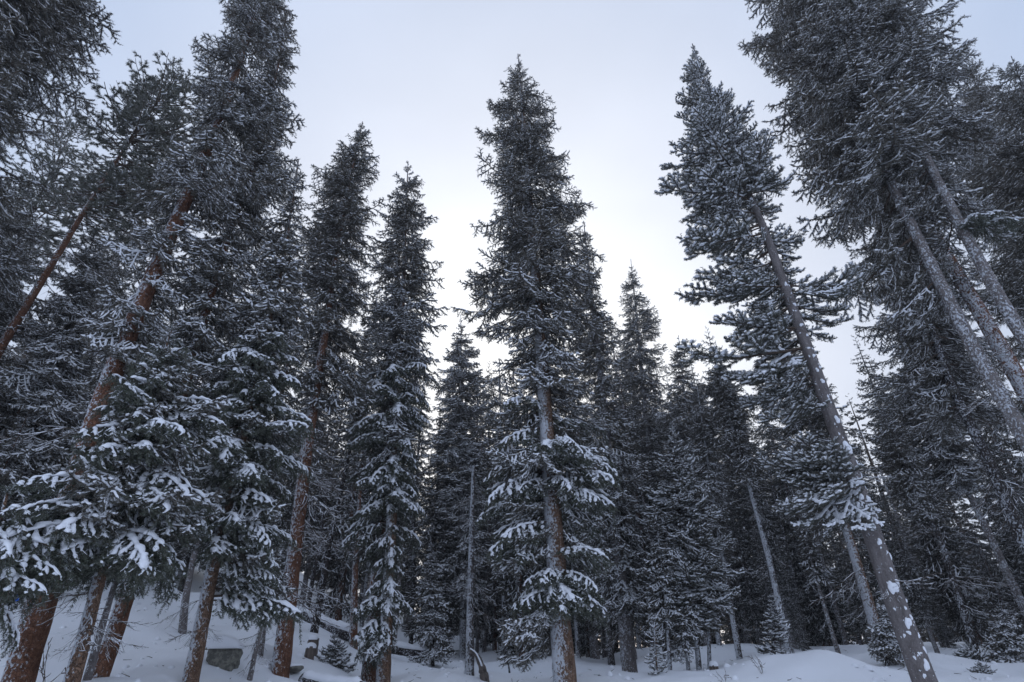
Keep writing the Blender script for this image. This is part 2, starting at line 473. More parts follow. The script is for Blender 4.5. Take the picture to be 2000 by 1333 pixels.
GPTS += [Vector(p) for p in [(0, 0, 0), (-3, 2, 0), (4, 2, 0), (0, 5, .2), (-6, 3, .2), (7, 4, .4), (-4, 7, .35), (2, 8.5, .55), (0, -20, -.5), (-25, -15, 1), (25, -15, 0),
                             (-22, 12, 4.5), (-30, 30, 11), (-14, 32, 6.5), (0, 45, 2.6), (18, 40, 2.2), (35, 20, 1.9), (16, 12, 1.6), (40, 50, 2.6), (10.5, 17.5, 1.75), (14, 22, 1.8), (8, 24, 1.9), (12, 30, 2.0), (24, 30, 2.0), (24, 14, 1.7),
                             (-45, 60, 17), (0, 80, 4), (60, 80, 4), (-80, 40, 22), (80, 20, 4), (-60, -40, 6), (60, -40, 0), (0, -80, -2)]]
G = np.array([tuple(p) for p in GPTS])
def _k(r2): return .5 * r2 * np.log(r2 + 1e-9)
_n = len(G); _A = np.zeros((_n + 3, _n + 3))
_d2 = ((G[:, None, :2] - G[None, :, :2]) ** 2).sum(-1)
_A[:_n, :_n] = _k(_d2) + np.eye(_n) * .6
_A[:_n, _n:] = np.c_[np.ones(_n), G[:, :2]]; _A[_n:, :_n] = _A[:_n, _n:].T
_w = np.linalg.solve(_A, np.r_[G[:, 2], 0, 0, 0])
_rw = np.random.default_rng(3)
_wave = [(_rw.normal(size=2) * s, _rw.uniform(0, 6.28), a) for s, a, c in ((.5, .05, 8), (1.3, .022, 10), (3.0, .008, 12)) for _ in range(c)]
WELLS = []                                   # (x, y, radius, height) of snow drifted round a foot
for k_, h_ in enumerate(HERO_BASES):
    if h_[2] < 18: WELLS.append((at(*h_).x, h_[2] - .1, .45 + .15 * (k_ % 3), .05))
def ground_z(x, y, wells=True):
    x = np.atleast_1d(np.asarray(x, float)); y = np.atleast_1d(np.asarray(y, float))
    xc, yc = np.clip(x, -90, 90), np.clip(y, -90, 90)
    z = np.zeros_like(x)
    for s in range(0, len(x), 20000):
        e = slice(s, s + 20000)
        d2 = (xc[e, None] - G[None, :, 0]) ** 2 + (yc[e, None] - G[None, :, 1]) ** 2
        z[e] = _k(d2) @ _w[:_n] + _w[_n] + _w[_n + 1] * xc[e] + _w[_n + 2] * yc[e]
    for k, ph, a in _wave: z += a * np.sin(k[0] * x + k[1] * y + ph)
    if wells:
        for wx, wy, wr, wh in WELLS:
            d2 = (x - wx) ** 2 + (y - wy) ** 2
            z += wh * np.exp(-d2 / (wr * wr * 2.5)) - (wh + .10) * np.exp(-d2 / (wr * wr * .55))
    return z
def gz(x, y): return float(ground_z(x, y)[0])

# ------------------------------------------------------------------ ground sheet
n = 330
u = np.linspace(-1, 1, n); gx = 26 * u + 134 * u ** 5 * np.abs(u) ** 2; gy = 14 + 26 * u + 134 * u ** 5 * np.abs(u) ** 2
X, Y_ = np.meshgrid(gx, gy)
Z = ground_z(X.ravel(), Y_.ravel())
v = np.c_[X.ravel(), Y_.ravel(), Z]
i = (np.arange(n - 1)[:, None] * n + np.arange(n - 1)[None, :]).ravel()
f = np.concatenate([np.c_[i, i + 1, i + n + 1], np.c_[i, i + n + 1, i + n]])
tag(obj('snow_ground', mesh_from('snow_ground', v, f, np.zeros(len(f), int), [GROUND])), 'smooth bluish snow covering the forest floor', kind='structure')

# ------------------------------------------------------------------ trunks
def trunk_mesh(pts, r0, r1, mat, seed, k=18, ring=.14, rough=.05, flare=.12, power=1.0):
    rng = np.random.default_rng(seed)
    pts = np.asarray(pts, float)
    L = polylen(pts); n = max(6, int(L / ring))
    p = resample(pts, n)
    h = np.linspace(0, L, n)
    rad = r1 + (r0 - r1) * (1 - h / L) ** power
    rad = rad * (1 + flare * np.exp(-np.clip(h - .3, 0, None) / .28))
    t, s, u = frames(p)
    a = np.arange(k) * 2 * math.pi / k
    dis = np.zeros((n, k))
    for _ in range(14):
        m = rng.integers(1, 9); kz = rng.normal() * 5; dis += np.sin(a[None, :] * m + kz * h[:, None] + rng.uniform(0, 6.28)) * rng.uniform(.2, 1) / 4
    dis += rng.normal(size=(n, k)) * .6
    rr = rad[:, None] * (1 + rough * dis)
    v = p[:, None, :] + rr[..., None] * (np.cos(a)[None, :, None] * s[:, None, :] + np.sin(a)[None, :, None] * u[:, None, :])
    f = ring_faces(n, k)
    v = v.reshape(-1, 3); v = np.vstack([v, p[-1]])
    top = np.array([[(n - 1) * k + i, (n - 1) * k + (i + 1) % k, n * k] for i in range(k)])
    f = np.vstack([f, top])
    return mesh_from('trunk', v, f, np.zeros(len(f), int), [mat])

class Axis:
    """the 3-D line of a trunk from picture points, all Y metres ahead"""
    def __init__(s, pxs, Y, sunk=.5, hidden_base=False):
        P = [at(x, y, Y) for x, y in pxs]
        if hidden_base:
            P[0].z = gz(P[0].x, Y)
        s.base = P[0].copy()
        low = P[0] + (P[0] - P[1]).normalized() * sunk
        pts = np.array([tuple(low)] + [tuple(p) for p in P])
        # smooth
        d = np.concatenate([[0], np.cumsum(np.linalg.norm(np.diff(pts, axis=0), axis=1))])
        n = 60; x = np.linspace(0, d[-1], n)
        q = np.stack([np.interp(x, d, pts[:, k]) for k in range(3)], 1)
        for _ in range(4):
            q[1:-1] = (q[:-2] + 2 * q[1:-1] + q[2:]) / 4
        s.pts = q; s.L = d[-1]
        pp = [pix(p) for p in q]
        s.py = np.array([p[1] for p in pp]); s.pxx = np.array([p[0] for p in pp]); s.dep = np.array([p[2] for p in pp])
        s.h = x
    def at_h(s, h): return np.array([np.interp(h, s.h, s.pts[:, k]) for k in range(3)])
    def h_of_y(s, y): return float(np.interp(-y, -s.py, s.h))
    def px_of_h(s, h): return float(np.interp(h, s.h, s.pxx)), float(np.interp(h, s.h, s.py)), float(np.interp(h, s.h, s.dep))

def add_branch(root, base, p, az, pitch, L, key, roll=None):
    me, s = pick_bough(key, L)
    o = bpy.data.objects.new('branch', me); C.objects.link(o); o.parent = root
    o.location = (p[0] - base.x, p[1] - base.y, p[2] - base.z)
    o.rotation_euler = (random.gauss(0, .16 if key == 'heavy' else .26) if roll is None else roll, -pitch, az)
    o.scale = (s, s, s)
    return o

def add_dead(root, base, p, az, pitch, s):
    o = bpy.data.objects.new('dead_branch', random.choice(DEAD)); C.objects.link(o); o.parent = root
    o.location = (p[0] - base.x, p[1] - base.y, p[2] - base.z)
    o.rotation_euler = (random.uniform(-.4, .4), -pitch, az); o.scale = (s, s, s)

def hero(name, label, axis_px, Y, dia, mat, rows, n, keys, cat='tree', group=None, hidden=False, open_front=None, dead=None, seed=1, droop=1.0, open_thr=-.25,
         lmul=1.0, top_r=.015, trunk_k=18, jitter=(.66, 1.22), rough=.05, keyfun=None):
    """rows: (picture y, left x, right x) of the crown's outline, from the top down"""
    random.seed(seed)
    ax = Axis(axis_px, Y, hidden_base=hidden)
    base = ax.base
    root = thing(name, base, label, cat, group)
    tm = trunk_mesh(ax.pts, dia / 2, top_r, mat, seed, trunk_k, rough=rough)
    tm.transform(Matrix.Translation(-base))
    obj('trunk', tm, root)
    if rows:
        ys = np.array([r[0] for r in rows], float); xl = np.array([r[1] for r in rows], float); xr = np.array([r[2] for r in rows], float)
        h_top = ax.h_of_y(ys[0]); h_bot = ax.h_of_y(ys[-1])
        h_top = min(h_top, ax.L - .05)
        az = random.uniform(0, 6.28)
        ragged = [(random.random(), random.uniform(0, 6.28), random.choice((-.5, -.35, .35, .6))) for _ in range(26)]
        for k in range(n):
            if k % 6 == 0: wh = random.choice((1.14, 1.04, .95, .80, .66)); w0 = (k + random.uniform(0, 5)) / n
            u = min(1, max(0, w0 + random.gauss(0, .004))) if n > 60 else (k + random.uniform(0, 1)) / n
            if n <= 60: wh = 1
            u = u ** .92
            h = h_top + (h_bot - h_top) * u
            px, py, dep = ax.px_of_h(h)
            az += (1.0472 if n > 60 else 2.39996) + random.uniform(-.45, .45) + (.52 if k % 6 == 0 else 0)
            a = az % (2 * math.pi)
            wl = px - np.interp(py, ys, xl); wr = np.interp(py, ys, xr) - px
            c = math.cos(a)
            w = max(4.0, (wl * (1 - c) + wr * (1 + c)) / 2)
            if c < 0 and wl < 6 or c > 0 and wr < 6:
                continue
            rag = 1 + sum(q_[2] * math.exp(-((u - q_[0]) / .035) ** 2) * max(0, math.cos(a - q_[1])) for q_ in ragged)
            fac = min(random.uniform(*jitter) * lmul * rag * wh, (.98 + .22 * min(1, u / .35)) * (1 + (lmul - 1) * min(1, u / .2)))
            L = w * dep / FPX * fac * min(1, .6 + u / .2)
            L = max(.13, min(L, 2.9))
            if open_front and any(y0 < py < y1 for y0, y1 in open_front) and math.sin(a) < open_thr:
                continue
            pt = ax.at_h(h)
            pitch = R(48) * max(0, 1 - u / .10) + R(18) * max(0, 1 - u / .45) - R(14) * u * droop + random.gauss(0, R(8))
            key = keyfun(u, py) if keyfun else (keys[0] if random.random() > u else keys[-1])
            add_branch(root, base, pt, a, pitch, L, key)
    if dead:
        y0, y1, nd, s = dead[:4]
        for k in range(nd):
            py = random.uniform(y0, y1); h = ax.h_of_y(py)
            a = random.uniform(*(dead[4] if len(dead) > 4 else (0, 6.28)))
            add_dead(root, base, ax.at_h(h), a, random.uniform(-.5, .25), s * random.uniform(.6, 1.2))
    return root, ax

TALL = 'snow dusted conifers of the forest edge'
H = {}
# left group
H['left'] = hero('spruce_tree', 'tall spruce with the thickest reddish trunk, a blue tag on it, lower left corner', [(20, 1385), (35, 1335), (160, 900), (230, 700), (350, 420), (430, 235), (505, 0), (560, -230)], 9.0, .41, BARK_RED,
     [(-230, 550, 575), (-60, 440, 590), (0, 425, 575), (50, 395, 578), (120, 400, 575), (220, 380, 570), (330, 300, 545), (400, 270, 500), (500, 190, 450), (600, 150, 420), (700, 150, 370), (800, 120, 300), (880, 110, 250)],
     290, ('light', 'mid'), group=TALL, seed=11, open_front=[(405, 450), (520, 600), (690, 890)], dead=(650, 900, 8, .8))
H['left2'] = hero('spruce_tree', 'reddish trunk spruce curving up from bare snow beside the thickest left trunk', [(187, 1345), (195, 1326), (225, 1240), (258, 1120), (375, 700), (440, 480), (505, 290), (545, 120), (560, 20)], 9.8, .27, BARK_RED,
     [(20, 545, 575), (90, 500, 582), (200, 470, 580), (300, 430, 585), (400, 400, 575), (500, 340, 560), (620, 320, 500), (720, 310, 450), (820, 290, 420)],
     250, ('light', 'mid'), group=TALL, seed=12, open_front=[(680, 800)], dead=(830, 1150, 10, .8))
H['young'] = hero('spruce_tree', 'young spruce with a thin grey trunk under heavy clumps of snow, lower left', [(125, 1385), (140, 1335), (200, 1110), (262, 880), (335, 642)], 7.8, .20, BARK_TAN,
     [(642, 325, 345), (700, 290, 380), (760, 250, 400), (830, 200, 420), (900, 140, 400), (940, 70, 395), (980, 30, 390), (1020, 10, 385), (1060, 20, 380), (1095, 60, 370)],
     260, ('mid', 'heavy'), group=TALL, seed=13, droop=.8, keyfun=lambda u, py: 'heavy' if random.random() < .35 + .6 * u else 'mid', dead=(1150, 1230, 7, .6))
H['edge'] = hero('spruce_tree', 'snow laden young spruce at the left edge, boughs hanging before the thickest reddish trunk', [(-75, 1420), (-45, 1240), (-8, 1050), (15, 960)], 6.6, .16, BARK_TAN,
     [(960, 5, 28), (1010, -70, 80), (1060, -120, 105), (1110, -140, 110), (1150, -140, 95)],
     64, ('heavy',), group=TALL, seed=14, droop=1.5)
H['slope'] = hero('spruce_tree', 'slim spruce with tan flaky trunk and snow heavy boughs, left of the straight reddish trunk', [(362, 1380), (372, 1335), (415, 1110), (508, 700), (555, 500), (583, 312)], 10.0, .25, BARK_TAN,
     [(312, 577, 590), (360, 565, 602), (450, 515, 600), (550, 475, 615), (640, 425, 600), (720, 395, 595), (800, 400, 615), (900, 385, 590), (980, 385, 570), (1040, 390, 560), (1080, 410, 550)],
     270, ('mid', 'heavy'), group=TALL, seed=15, keyfun=lambda u, py: 'heavy' if py > 660 and random.random() < .85 else ('mid' if py > 520 or random.random() < .5 else 'light'), dead=(1100, 1250, 6, .5))
r_, ax_ = H['slope']
for (yy, a, L, pt) in ((1165, .25, 1.6, -.02), (1150, .5, 1.3, -.1), (1172, .05, 1.15, -.12), (1130, .3, 1.2, -.1), (1100, .1, 1.2, -.1)):
    add_branch(r_, ax_.base, ax_.at_h(ax_.h_of_y(yy)), a, pt, L, 'heavy')
H['straight'] = hero('spruce_tree', 'straight spruce with a reddish snow speckled trunk and a frosted crown left of centre', [(541, 1365), (545, 1335), (600, 870), (635, 650), (655, 500), (683, 350), (708, 238)], 13.0, .38, BARK_RED,
     [(238, 703, 713), (270, 680, 732), (330, 622, 742), (400, 620, 742), (460, 600, 740), (540, 595, 745), (620, 590, 745), (700, 585, 720), (780, 580, 700), (850, 570, 680), (900, 570, 660)],
     290, ('light',), group=TALL, lmul=1.14, seed=16, open_front=[(640, 700), (800, 900)], dead=(860, 1200, 26, 1.0, (-1.2, 1.0)))
H['cascade'] = hero('spruce_tree', 'narrow spruce with tiers of drooping snow covered boughs down to two close trunks', [(747, 1345), (748, 1330), (757, 1180), (769, 930), (783, 650), (790, 480), (797, 316)], 15.0, .34, BARK_TAN,
     [(316, 793, 801), (360, 765, 830), (430, 742, 845), (520, 735, 852), (600, 730, 855), (680, 722, 848), (760, 700, 835), (860, 705, 832), (950, 690, 832), (1050, 690, 820), (1150, 685, 815), (1230, 690, 785), (1280, 700, 765)],
     295, ('light', 'heavy'), group=TALL, lmul=1.22, seed=17, droop=2.2, keyfun=lambda u, py: 'heavy' if py > 720 and random.random() < .9 else ('mid' if py > 560 or random.random() < .35 else 'light'))
H['cascade2'] = hero('spruce_tree', 'dark reddish trunk spruce standing against the left of the narrow drooping spruce', [(720, 1345), (722, 1330), (740, 1050), (765, 760), (778, 560)], 15.5, .42, BARK_RED,
     [(560, 770, 786), (640, 735, 800), (760, 705, 815), (900, 690, 810), (1050, 680, 790), (1150, 690, 770)],
     110, ('light',), group=TALL, seed=18, droop=1.6)
H['centre'] = hero('spruce_tree', 'tall dark spruce in the centre with a ragged pointed top and snow clad tan trunk', [(1106, 1362), (1103, 1335), (1086, 1100), (1065, 800), (1048, 570), (1030, 330), (1012, 106)], 12.3, .45, BARK_TAN,
     [(106, 1008, 1017), (150, 988, 1034), (200, 965, 1075), (260, 945, 1080), (300, 945, 1110), (350, 935, 1112), (400, 922, 1140), (460, 925, 1150), (520, 915, 1165), (570, 915, 1160), (640, 945, 1180), (720, 945, 1190), (800, 955, 1190), (880, 965, 1185), (950, 955, 1185), (990, 960, 1175)],
     245, ('light', 'mid'), group=TALL, lmul=1.10, seed=19, open_front=[(765, 850), (950, 1060)], jitter=(.6, 1.3), keyfun=lambda u, py: ('heavy' if random.random() < .7 else 'mid') if py > 860 else ('mid' if py > 620 and random.random() < .6 else 'light'))
r_, ax_ = H['centre']
random.seed(77)
for yy, a, L, pt, key in ([(215, 0.1, .95, .25, 'light'), (305, .0, 1.25, .12, 'light'), (262, 3.1, .9, .2, 'light'), (405, .1, 1.5, .2, 'light'), (560, 3.1, 1.75, .0, 'light'), (450, .2, 1.6, .1, 'light'), (350, 3.2, 1.3, .1, 'light')] +
        [(1135 + random.uniform(-10, 22), az + random.uniform(-.3, .3), random.uniform(.75, 1.15), -.25, 'heavy') for az in (-2.9, -2.4, -1.9, -1.5, -1.2, -.8, -.4, 0, .5, 1.5, 2.4, 3.0)] +
        [(1190 + random.uniform(-25, 25), az, random.uniform(1.0, 1.5), -.25, 'mid') for az in (-2.9, 3.1, 2.7, -2.6, 2.9)] +
        [(1030 + random.uniform(-30, 30), az, random.uniform(1.0, 1.5), -.2, 'mid') for az in (-2.8, 3.1, 2.8, -2.6, .2, 2.4)] +
        [(875 + random.uniform(-12, 15), az, random.uniform(.9, 1.4), -.2, 'heavy') for az in (-2.7, -2.1, -1.6, -1.1, -.5, .1)] +
        [(940 + random.uniform(-12, 15), az, random.uniform(1.1, 1.6), -.25, 'heavy') for az in (-2.9, -2.5, -.4, -.7, .1)] +
        [(random.uniform(770, 1075), s_ + random.gauss(0, .45), random.uniform(.9, 1.55), random.gauss(-.12, .12), random.choice(('mid', 'mid', 'heavy'))) for s_ in (0, 3.14) for _ in range(17)] +
        [(random.uniform(1110, 1165), random.uniform(-3.1, .6), random.uniform(.7, 1.25), -.3, 'heavy') for _ in range(12)] +
        [(random.uniform(1165, 1235), 3.1 + random.gauss(0, .4), random.uniform(.9, 1.4), -.2, 'mid') for _ in range(9)]):
    add_branch(r_, ax_.base, ax_.at_h(ax_.h_of_y(yy)), a, pt, L, key)
H['behind'] = hero('spruce_tree', 'dense spruce with layered boughs close behind the right of the central spruce', [(1232, 1332), (1212, 1130), (1180, 800), (1155, 580), (1140, 432)], 17.0, .42, BARK_GREY,
     [(432, 1136, 1144), (500, 1115, 1168), (580, 1100, 1175), (650, 1095, 1205), (730, 1100, 1218), (800, 1105, 1245), (900, 1110, 1262), (1000, 1120, 1270), (1080, 1125, 1275), (1150, 1150, 1275), (1190, 1170, 1270)],
     280, ('light', 'mid'), group=TALL, seed=20, droop=1.4, dead=(1150, 1250, 12, .8))
H['spire'] = hero('spruce_tree', 'frosted spruce with a slim spire seen through the gap left of the central spruce', [(905, 1285), (903, 1000), (900, 617)], 25.0, .32, BARK_SNOWY,
     [(617, 897, 903), (660, 884, 918), (700, 868, 934), (760, 858, 942), (850, 850, 948), (950, 852, 948), (1060, 858, 950), (1150, 865, 945)],
     290, ('light', 'mid'), group=TALL, lmul=1.25, seed=21, keyfun=lambda u, py: 'mid', dead=(1120, 1230, 8, 1.2))
H['thin_pole'] = hero('spruce_tree', 'snow plastered pole trunk between the dead snag and the central trunk', [(985, 1280), (985, 1100), (980, 900), (975, 700)], 24.0, .24, BARK_SNOWY,
     [(700, 970, 980), (800, 940, 1015), (950, 945, 1025), (1090, 950, 1020), (1120, 960, 1010)],
     120, ('mid', 'mid'), group=TALL, seed=22, dead=(1090, 1200, 8, 1.0))
H['far_spire'] = hero('spruce_tree', 'tall pale spruce spire far off in the gap right of the central spruce', [(1297, 1292), (1265, 850), (1232, 506)], 30.0, .45, BARK_GREY,
     [(506, 1229, 1235), (560, 1214, 1254), (620, 1208, 1275), (700, 1205, 1300), (780, 1208, 1320), (880, 1215, 1335), (1000, 1225, 1345), (1080, 1240, 1345)],
     295, ('light',), group=TALL, lmul=1.25, seed=23)
H['second_spire'] = hero('spruce_tree', 'lower spruce spire right of the tall pale spire, left of the leaning fir', [(1385, 1290), (1355, 950), (1325, 655)], 27.0, .36, BARK_GREY,
     [(655, 1322, 1328), (710, 1302, 1350), (790, 1290, 1385), (900, 1295, 1410), (1000, 1310, 1420), (1120, 1325, 1425)],
     290, ('light',), group=TALL, lmul=1.25, seed=24)
H['dense_mid'] = hero('spruce_tree', 'bushy snow crusted spruce on thin stems behind the left flank of the snow mound', [(1366, 1312), (1350, 1150), (1330, 980), (1312, 825)], 16.0, .14, BARK_SNOWY,
     [(825, 1308, 1316), (880, 1285, 1345), (950, 1262, 1375), (1030, 1250, 1400), (1110, 1245, 1430), (1180, 1255, 1425), (1230, 1270, 1400)],
     260, ('mid', 'heavy'), group=TALL, seed=25, droop=.6, keyfun=lambda u, py: 'fir' if random.random() < .55 else 'mid')
for i, (bx, by, tx, ty, dd, lab) in enumerate([(1310, 1328, 1285, 1040, 15.5, 'thin spruce sapling stem, leftmost of the four stems under the bushy spruce'),
                                               (1345, 1322, 1322, 1060, 15.8, 'thin stem second from left under the bushy snow crusted spruce'),
                                               (1386, 1310, 1372, 1010, 16.3, 'thin stem rightmost of the four beneath the bushy snow crusted spruce')]):
    hero('spruce_tree', lab, [(bx, by), ((bx + tx) / 2 + 3, (by + ty) / 2), (tx, ty)], dd, .11, BARK_SNOWY,
         [(ty, tx - 3, tx + 3), (ty + 60, tx - 35, tx + 40), (ty + 150, tx - 40, tx + 50), (ty + 190, tx - 20, tx + 40)], 60, ('mid', 'mid'), group='thin spruce stems behind the mound', seed=30 + i)
H['snow_bush'] = hero('spruce_tree', 'small ragged sapling with snow crusted tiers beside the grey trunk right of centre', [(1285, 1345), (1281, 1290), (1278, 1215)], 13.6, .06, BARK_TAN,
     [(1215, 1275, 1281), (1250, 1262, 1298), (1290, 1258, 1306), (1335, 1262, 1308)], 46, ('fir',), group='young spruces standing in the snow', cat='sapling', seed=36)
H['white_pole'] = hero('spruce_tree', 'slim snow striped trunk leaning left at the left end of the mound', [(1447, 1302), (1430, 1200), (1410, 1080), (1375, 850), (1360, 740)], 20.0, .20, BARK_SNOWY,
     [(740, 1355, 1365), (820, 1330, 1400), (950, 1345, 1430), (1080, 1370, 1440)], 130, ('light', 'mid'), group=TALL, seed=37, dead=(1090, 1220, 6, .9))
H['striped'] = hero('spruce_tree', 'slender trunk with one snow white side leaning behind the mound, bare lower half', [(1545, 1287), (1502, 1090), (1457, 925), (1420, 800), (1395, 690)], 19.0, .25, BARK_SNOWY,
     [(690, 1390, 1400), (760, 1365, 1450), (850, 1380, 1490), (930, 1400, 1510)], 170, ('light',), group=TALL, seed=38, dead=(930, 1200, 9, .6))
H['stub'] = hero('spruce_tree', 'reddish snow striped trunk with long bare twigs just left of the leaning fir', [(1728, 1290), (1700, 1190), (1655, 1040), (1600, 880), (1550, 730), (1532, 650)], 18.0, .36, BARK_TAN,
     [(650, 1528, 1536), (720, 1490, 1580), (820, 1500, 1650), (920, 1530, 1690), (1000, 1560, 1700)], 200, ('light',), group=TALL, seed=39, dead=(1020, 1200, 14, 1.1), open_front=[(900, 1050)])
H['slim_dark'] = hero('spruce_tree', 'very slim grey trunk behind the top of the mound with one small tuft of boughs', [(1640, 1285), (1605, 1170), (1575, 1060), (1545, 950)], 22.0, .17, BARK_GREY,
     [(950, 1540, 1550), (1010, 1525, 1590), (1080, 1545, 1620), (1125, 1560, 1625)], 60, ('light',), group=TALL, seed=40, dead=(1130, 1230, 5, .6))
# leaning fir
H['fir'] = hero('fir_tree', 'leaning fir with a smooth grey brown trunk dotted with stuck snow, right foreground', [(1822, 1375), (1805, 1333), (1790, 1285), (1745, 1170), (1690, 1000), (1640, 860), (1580, 690), (1540, 580), (1490, 440), (1430, 310), (1385, 190), (1352, 86)], 10.5, .37, BARK_FIR,
     [(86, 1347, 1357), (130, 1335, 1378), (180, 1330, 1410), (230, 1312, 1440), (300, 1305, 1490), (360, 1305, 1525), (430, 1315, 1560), (500, 1310, 1575), (560, 1320, 1580), (620, 1350, 1600), (690, 1370, 1590), (760, 1420, 1610), (790, 1450, 1610)],
     290, ('fir',), group=TALL, seed=41, open_front=[(400, 800)], droop=1.0, rough=.018, trunk_k=24, dead=(700, 1150, 7, .8))
r_, ax_ = H['fir']
random.seed(5)
for yy, a, L, pt in [(560, -.1, 1.9, -.02), (565, .2, 1.5, -.1), (600, 0, 1.3, -.15), (620, -.2, 1.1, -.3), (575, -.4, 1.2, -.2), (640, .1, .8, -.5), (470, 0, 1.1, .1), (300, -.2, 1.2, .35), (290, .1, 1.1, .5), (330, .0, 1.1, .3),
                     (545, 2.9, 1.6, -.2), (600, 3.1, 1.9, -.3), (640, -2.9, 1.8, -.35), (700, 3.0, 1.7, -.35), (560, -2.7, 1.6, -.2)] + \
        [(905 + random.uniform(-15, 30), 3.1 + random.uniform(-.6, .6), random.uniform(1.0, 1.6), random.uniform(-.5, .08)) for _ in range(18)] + \
        [(920, -2.9, 1.6, -.55), (935, 3.0, 1.5, -.7), (940, -2.7, 1.35, -.85), (945, 2.9, 1.2, -1.0), (945, -2.5, 1.2, -1.05)] + \
        [(790, -2.6, .7, -.3), (775, 2.9, .8, -.4), (800, -.2, .4, 0)]:
    add_branch(r_, ax_.base, ax_.at_h(ax_.h_of_y(yy)), a, pt, L, 'fir')
# snow stuck to the fir's trunk
def blob(seed, w, h, d):
    rng = np.random.default_rng(seed); mb = MB()
    n, k = 7, 22; ph = np.linspace(0, math.pi / 2, n); th = np.arange(k) * 2 * math.pi / k
    out_ = 1 + .20 * np.sin(th * 2 + rng.uniform(0, 6)) + .14 * np.sin(th * 3 + rng.uniform(0, 6)) + .07 * np.sin(th * 5 + rng.uniform(0, 6))
    v = []
    for p in ph: 
        for j in range(k):
            v.append((w * math.sin(p) * math.cos(th[j]) * out_[j], -d * math.cos(p), h * math.sin(p) * math.sin(th[j]) * out_[j]))
    mb.add(v, ring_faces(n, k), 0)
    return mb.mesh('snow_patch', [SNOW], smooth=(0,))
BLOBS = [blob(k, .055, .065, .035) for k in range(5)]
def stick_blobs(root, ax, spots, dia, y_bot, L):
    spots = [(y, o, s_ * .72) for y, o, s_ in spots] + [(random.uniform(560, 1325), random.uniform(-.95, .95), random.uniform(.14, .34)) for _ in range(70)]
    for py, off, s in spots:
        h = ax.h_of_y(py); p = ax.at_h(h); r = (.015 + (dia / 2 - .015) * (1 - h / ax.L)) * .98
        a = math.asin(max(-.98, min(.98, off)))
        o = obj('snow_patch', random.choice(BLOBS), root, (p[0] + r * math.sin(a) - ax.base.x, p[1] - r * math.cos(a) - ax.base.y, p[2] - ax.base.z), (0, 0, a), (s, s, s * random.uniform(.8, 1.5)))
stick_blobs(r_, ax_, [(1300, .1, 1.3), (1218, -.1, 1.3), (1237, -.35, .8), (1208, .45, .8), (1243, .55, .7), (1190, .2, .5), (1150, -.3, 1.7), (1140, .35, .9), (1115, .2, .6), (1062, -.1, 1.1), (1033, -.2, 1.1), (1002, .3, .9),
                      (975, -.4, 1.2), (978, .4, 1.1), (950, -.7, .8), (940, -.5, .8), (905, .9, 1.0), (880, .1, 2.0), (825, .1, 1.3), (750, .0, 1.1), (728, -.2, .8), (722, .5, .8), (700, .1, .8), (685, -.3, .7), (660, .3, .8), (640, -.1, 1.0), (1270, .6, .8), (1320, -.4, .6), (1285, -.6, .5),
                      (1090, .8, .8), (1010, .85, .9), (930, .9, .8), (1175, .75, .7), (600, .1, .9), (560, -.2, .8)], .37, 0, 0)
# right group
H['r_front'] = hero('spruce_tree', 'smooth grey trunk spruce rising from the right edge, leftmost of the big leaning right trunks', [(2270, 1345), (2000, 850), (1900, 680), (1820, 520), (1740, 360), (1690, 230), (1640, 80), (1600, -60), (1560, -220)], 10.5, .33, BARK_GREY,
     [(-220, 1550, 1570), (-100, 1480, 1660), (0, 1438, 1720), (100, 1448, 1740), (200, 1485, 1760), (270, 1500, 1780), (340, 1530, 1800), (400, 1560, 1830), (450, 1580, 1850), (490, 1630, 1870), (540, 1680, 1880), (600, 1700, 1880)],
     290, ('light', 'mid'), group=TALL, seed=51, hidden=True, open_thr=.25, open_front=[(350, 700)], dead=(600, 900, 10, .9))
H['r_pine'] = hero('spruce_tree', 'spruce with flaky orange bark between the two grey leaning trunks at right', [(2330, 1345), (2000, 760), (1920, 620), (1830, 470), (1760, 350), (1700, 230), (1640, 60), (1600, -120)], 12.5, .47, BARK_RED,
     [(-120, 1590, 1610), (0, 1500, 1720), (150, 1520, 1790), (280, 1560, 1850), (360, 1620, 1880), (410, 1700, 1900)],
     240, ('light', 'mid'), group=TALL, seed=52, hidden=True, open_thr=.25, open_front=[(300, 470)], dead=(480, 800, 16, 1.0))
H['r_back'] = hero('spruce_tree', 'speckled grey trunk spruce, rightmost of the big leaning right trunks', [(2420, 1345), (2000, 660), (1950, 580), (1880, 450), (1800, 290), (1750, 200), (1690, 90), (1640, 0), (1570, -160)], 10.0, .33, BARK_GREY,
     [(-160, 1560, 1580), (-60, 1530, 1720), (0, 1560, 1790), (60, 1600, 1835), (130, 1620, 1870), (220, 1640, 1920), (300, 1690, 1960), (380, 1790, 2010), (420, 1830, 2040)],
     280, ('light', 'mid'), group=TALL, seed=53, hidden=True, open_thr=.25, open_front=[(250, 500)], dead=(500, 700, 8, .8))
for (yy, a, L, pt) in ((430, -.3, 1.2, -.1), (440, -1.3, .9, -.2), (450, -.9, 1.1, -.3), (435, .2, 1.4, 0), (445, -1.8, .8, -.2)):
    add_branch(H['r_back'][0], H['r_back'][1].base, H['r_back'][1].at_h(H['r_back'][1].h_of_y(yy)), a, pt, L, 'heavy')
H['r_dark'] = hero('spruce_tree', 'dark scaly trunk spruce leaning in from the right edge below the orange barked one', [(2140, 1330), (2000, 1060), (1925, 890), (1860, 760), (1810, 610), (1775, 480), (1750, 360)], 13.5, .36, BARK_DARK,
     [(360, 1740, 1760), (450, 1680, 1830), (540, 1690, 1880), (640, 1700, 1940), (720, 1720, 1960), (800, 1760, 1990)],
     240, ('light', 'mid'), group=TALL, seed=54, hidden=True, open_front=[(600, 820)], dead=(800, 1050, 12, 1.2))
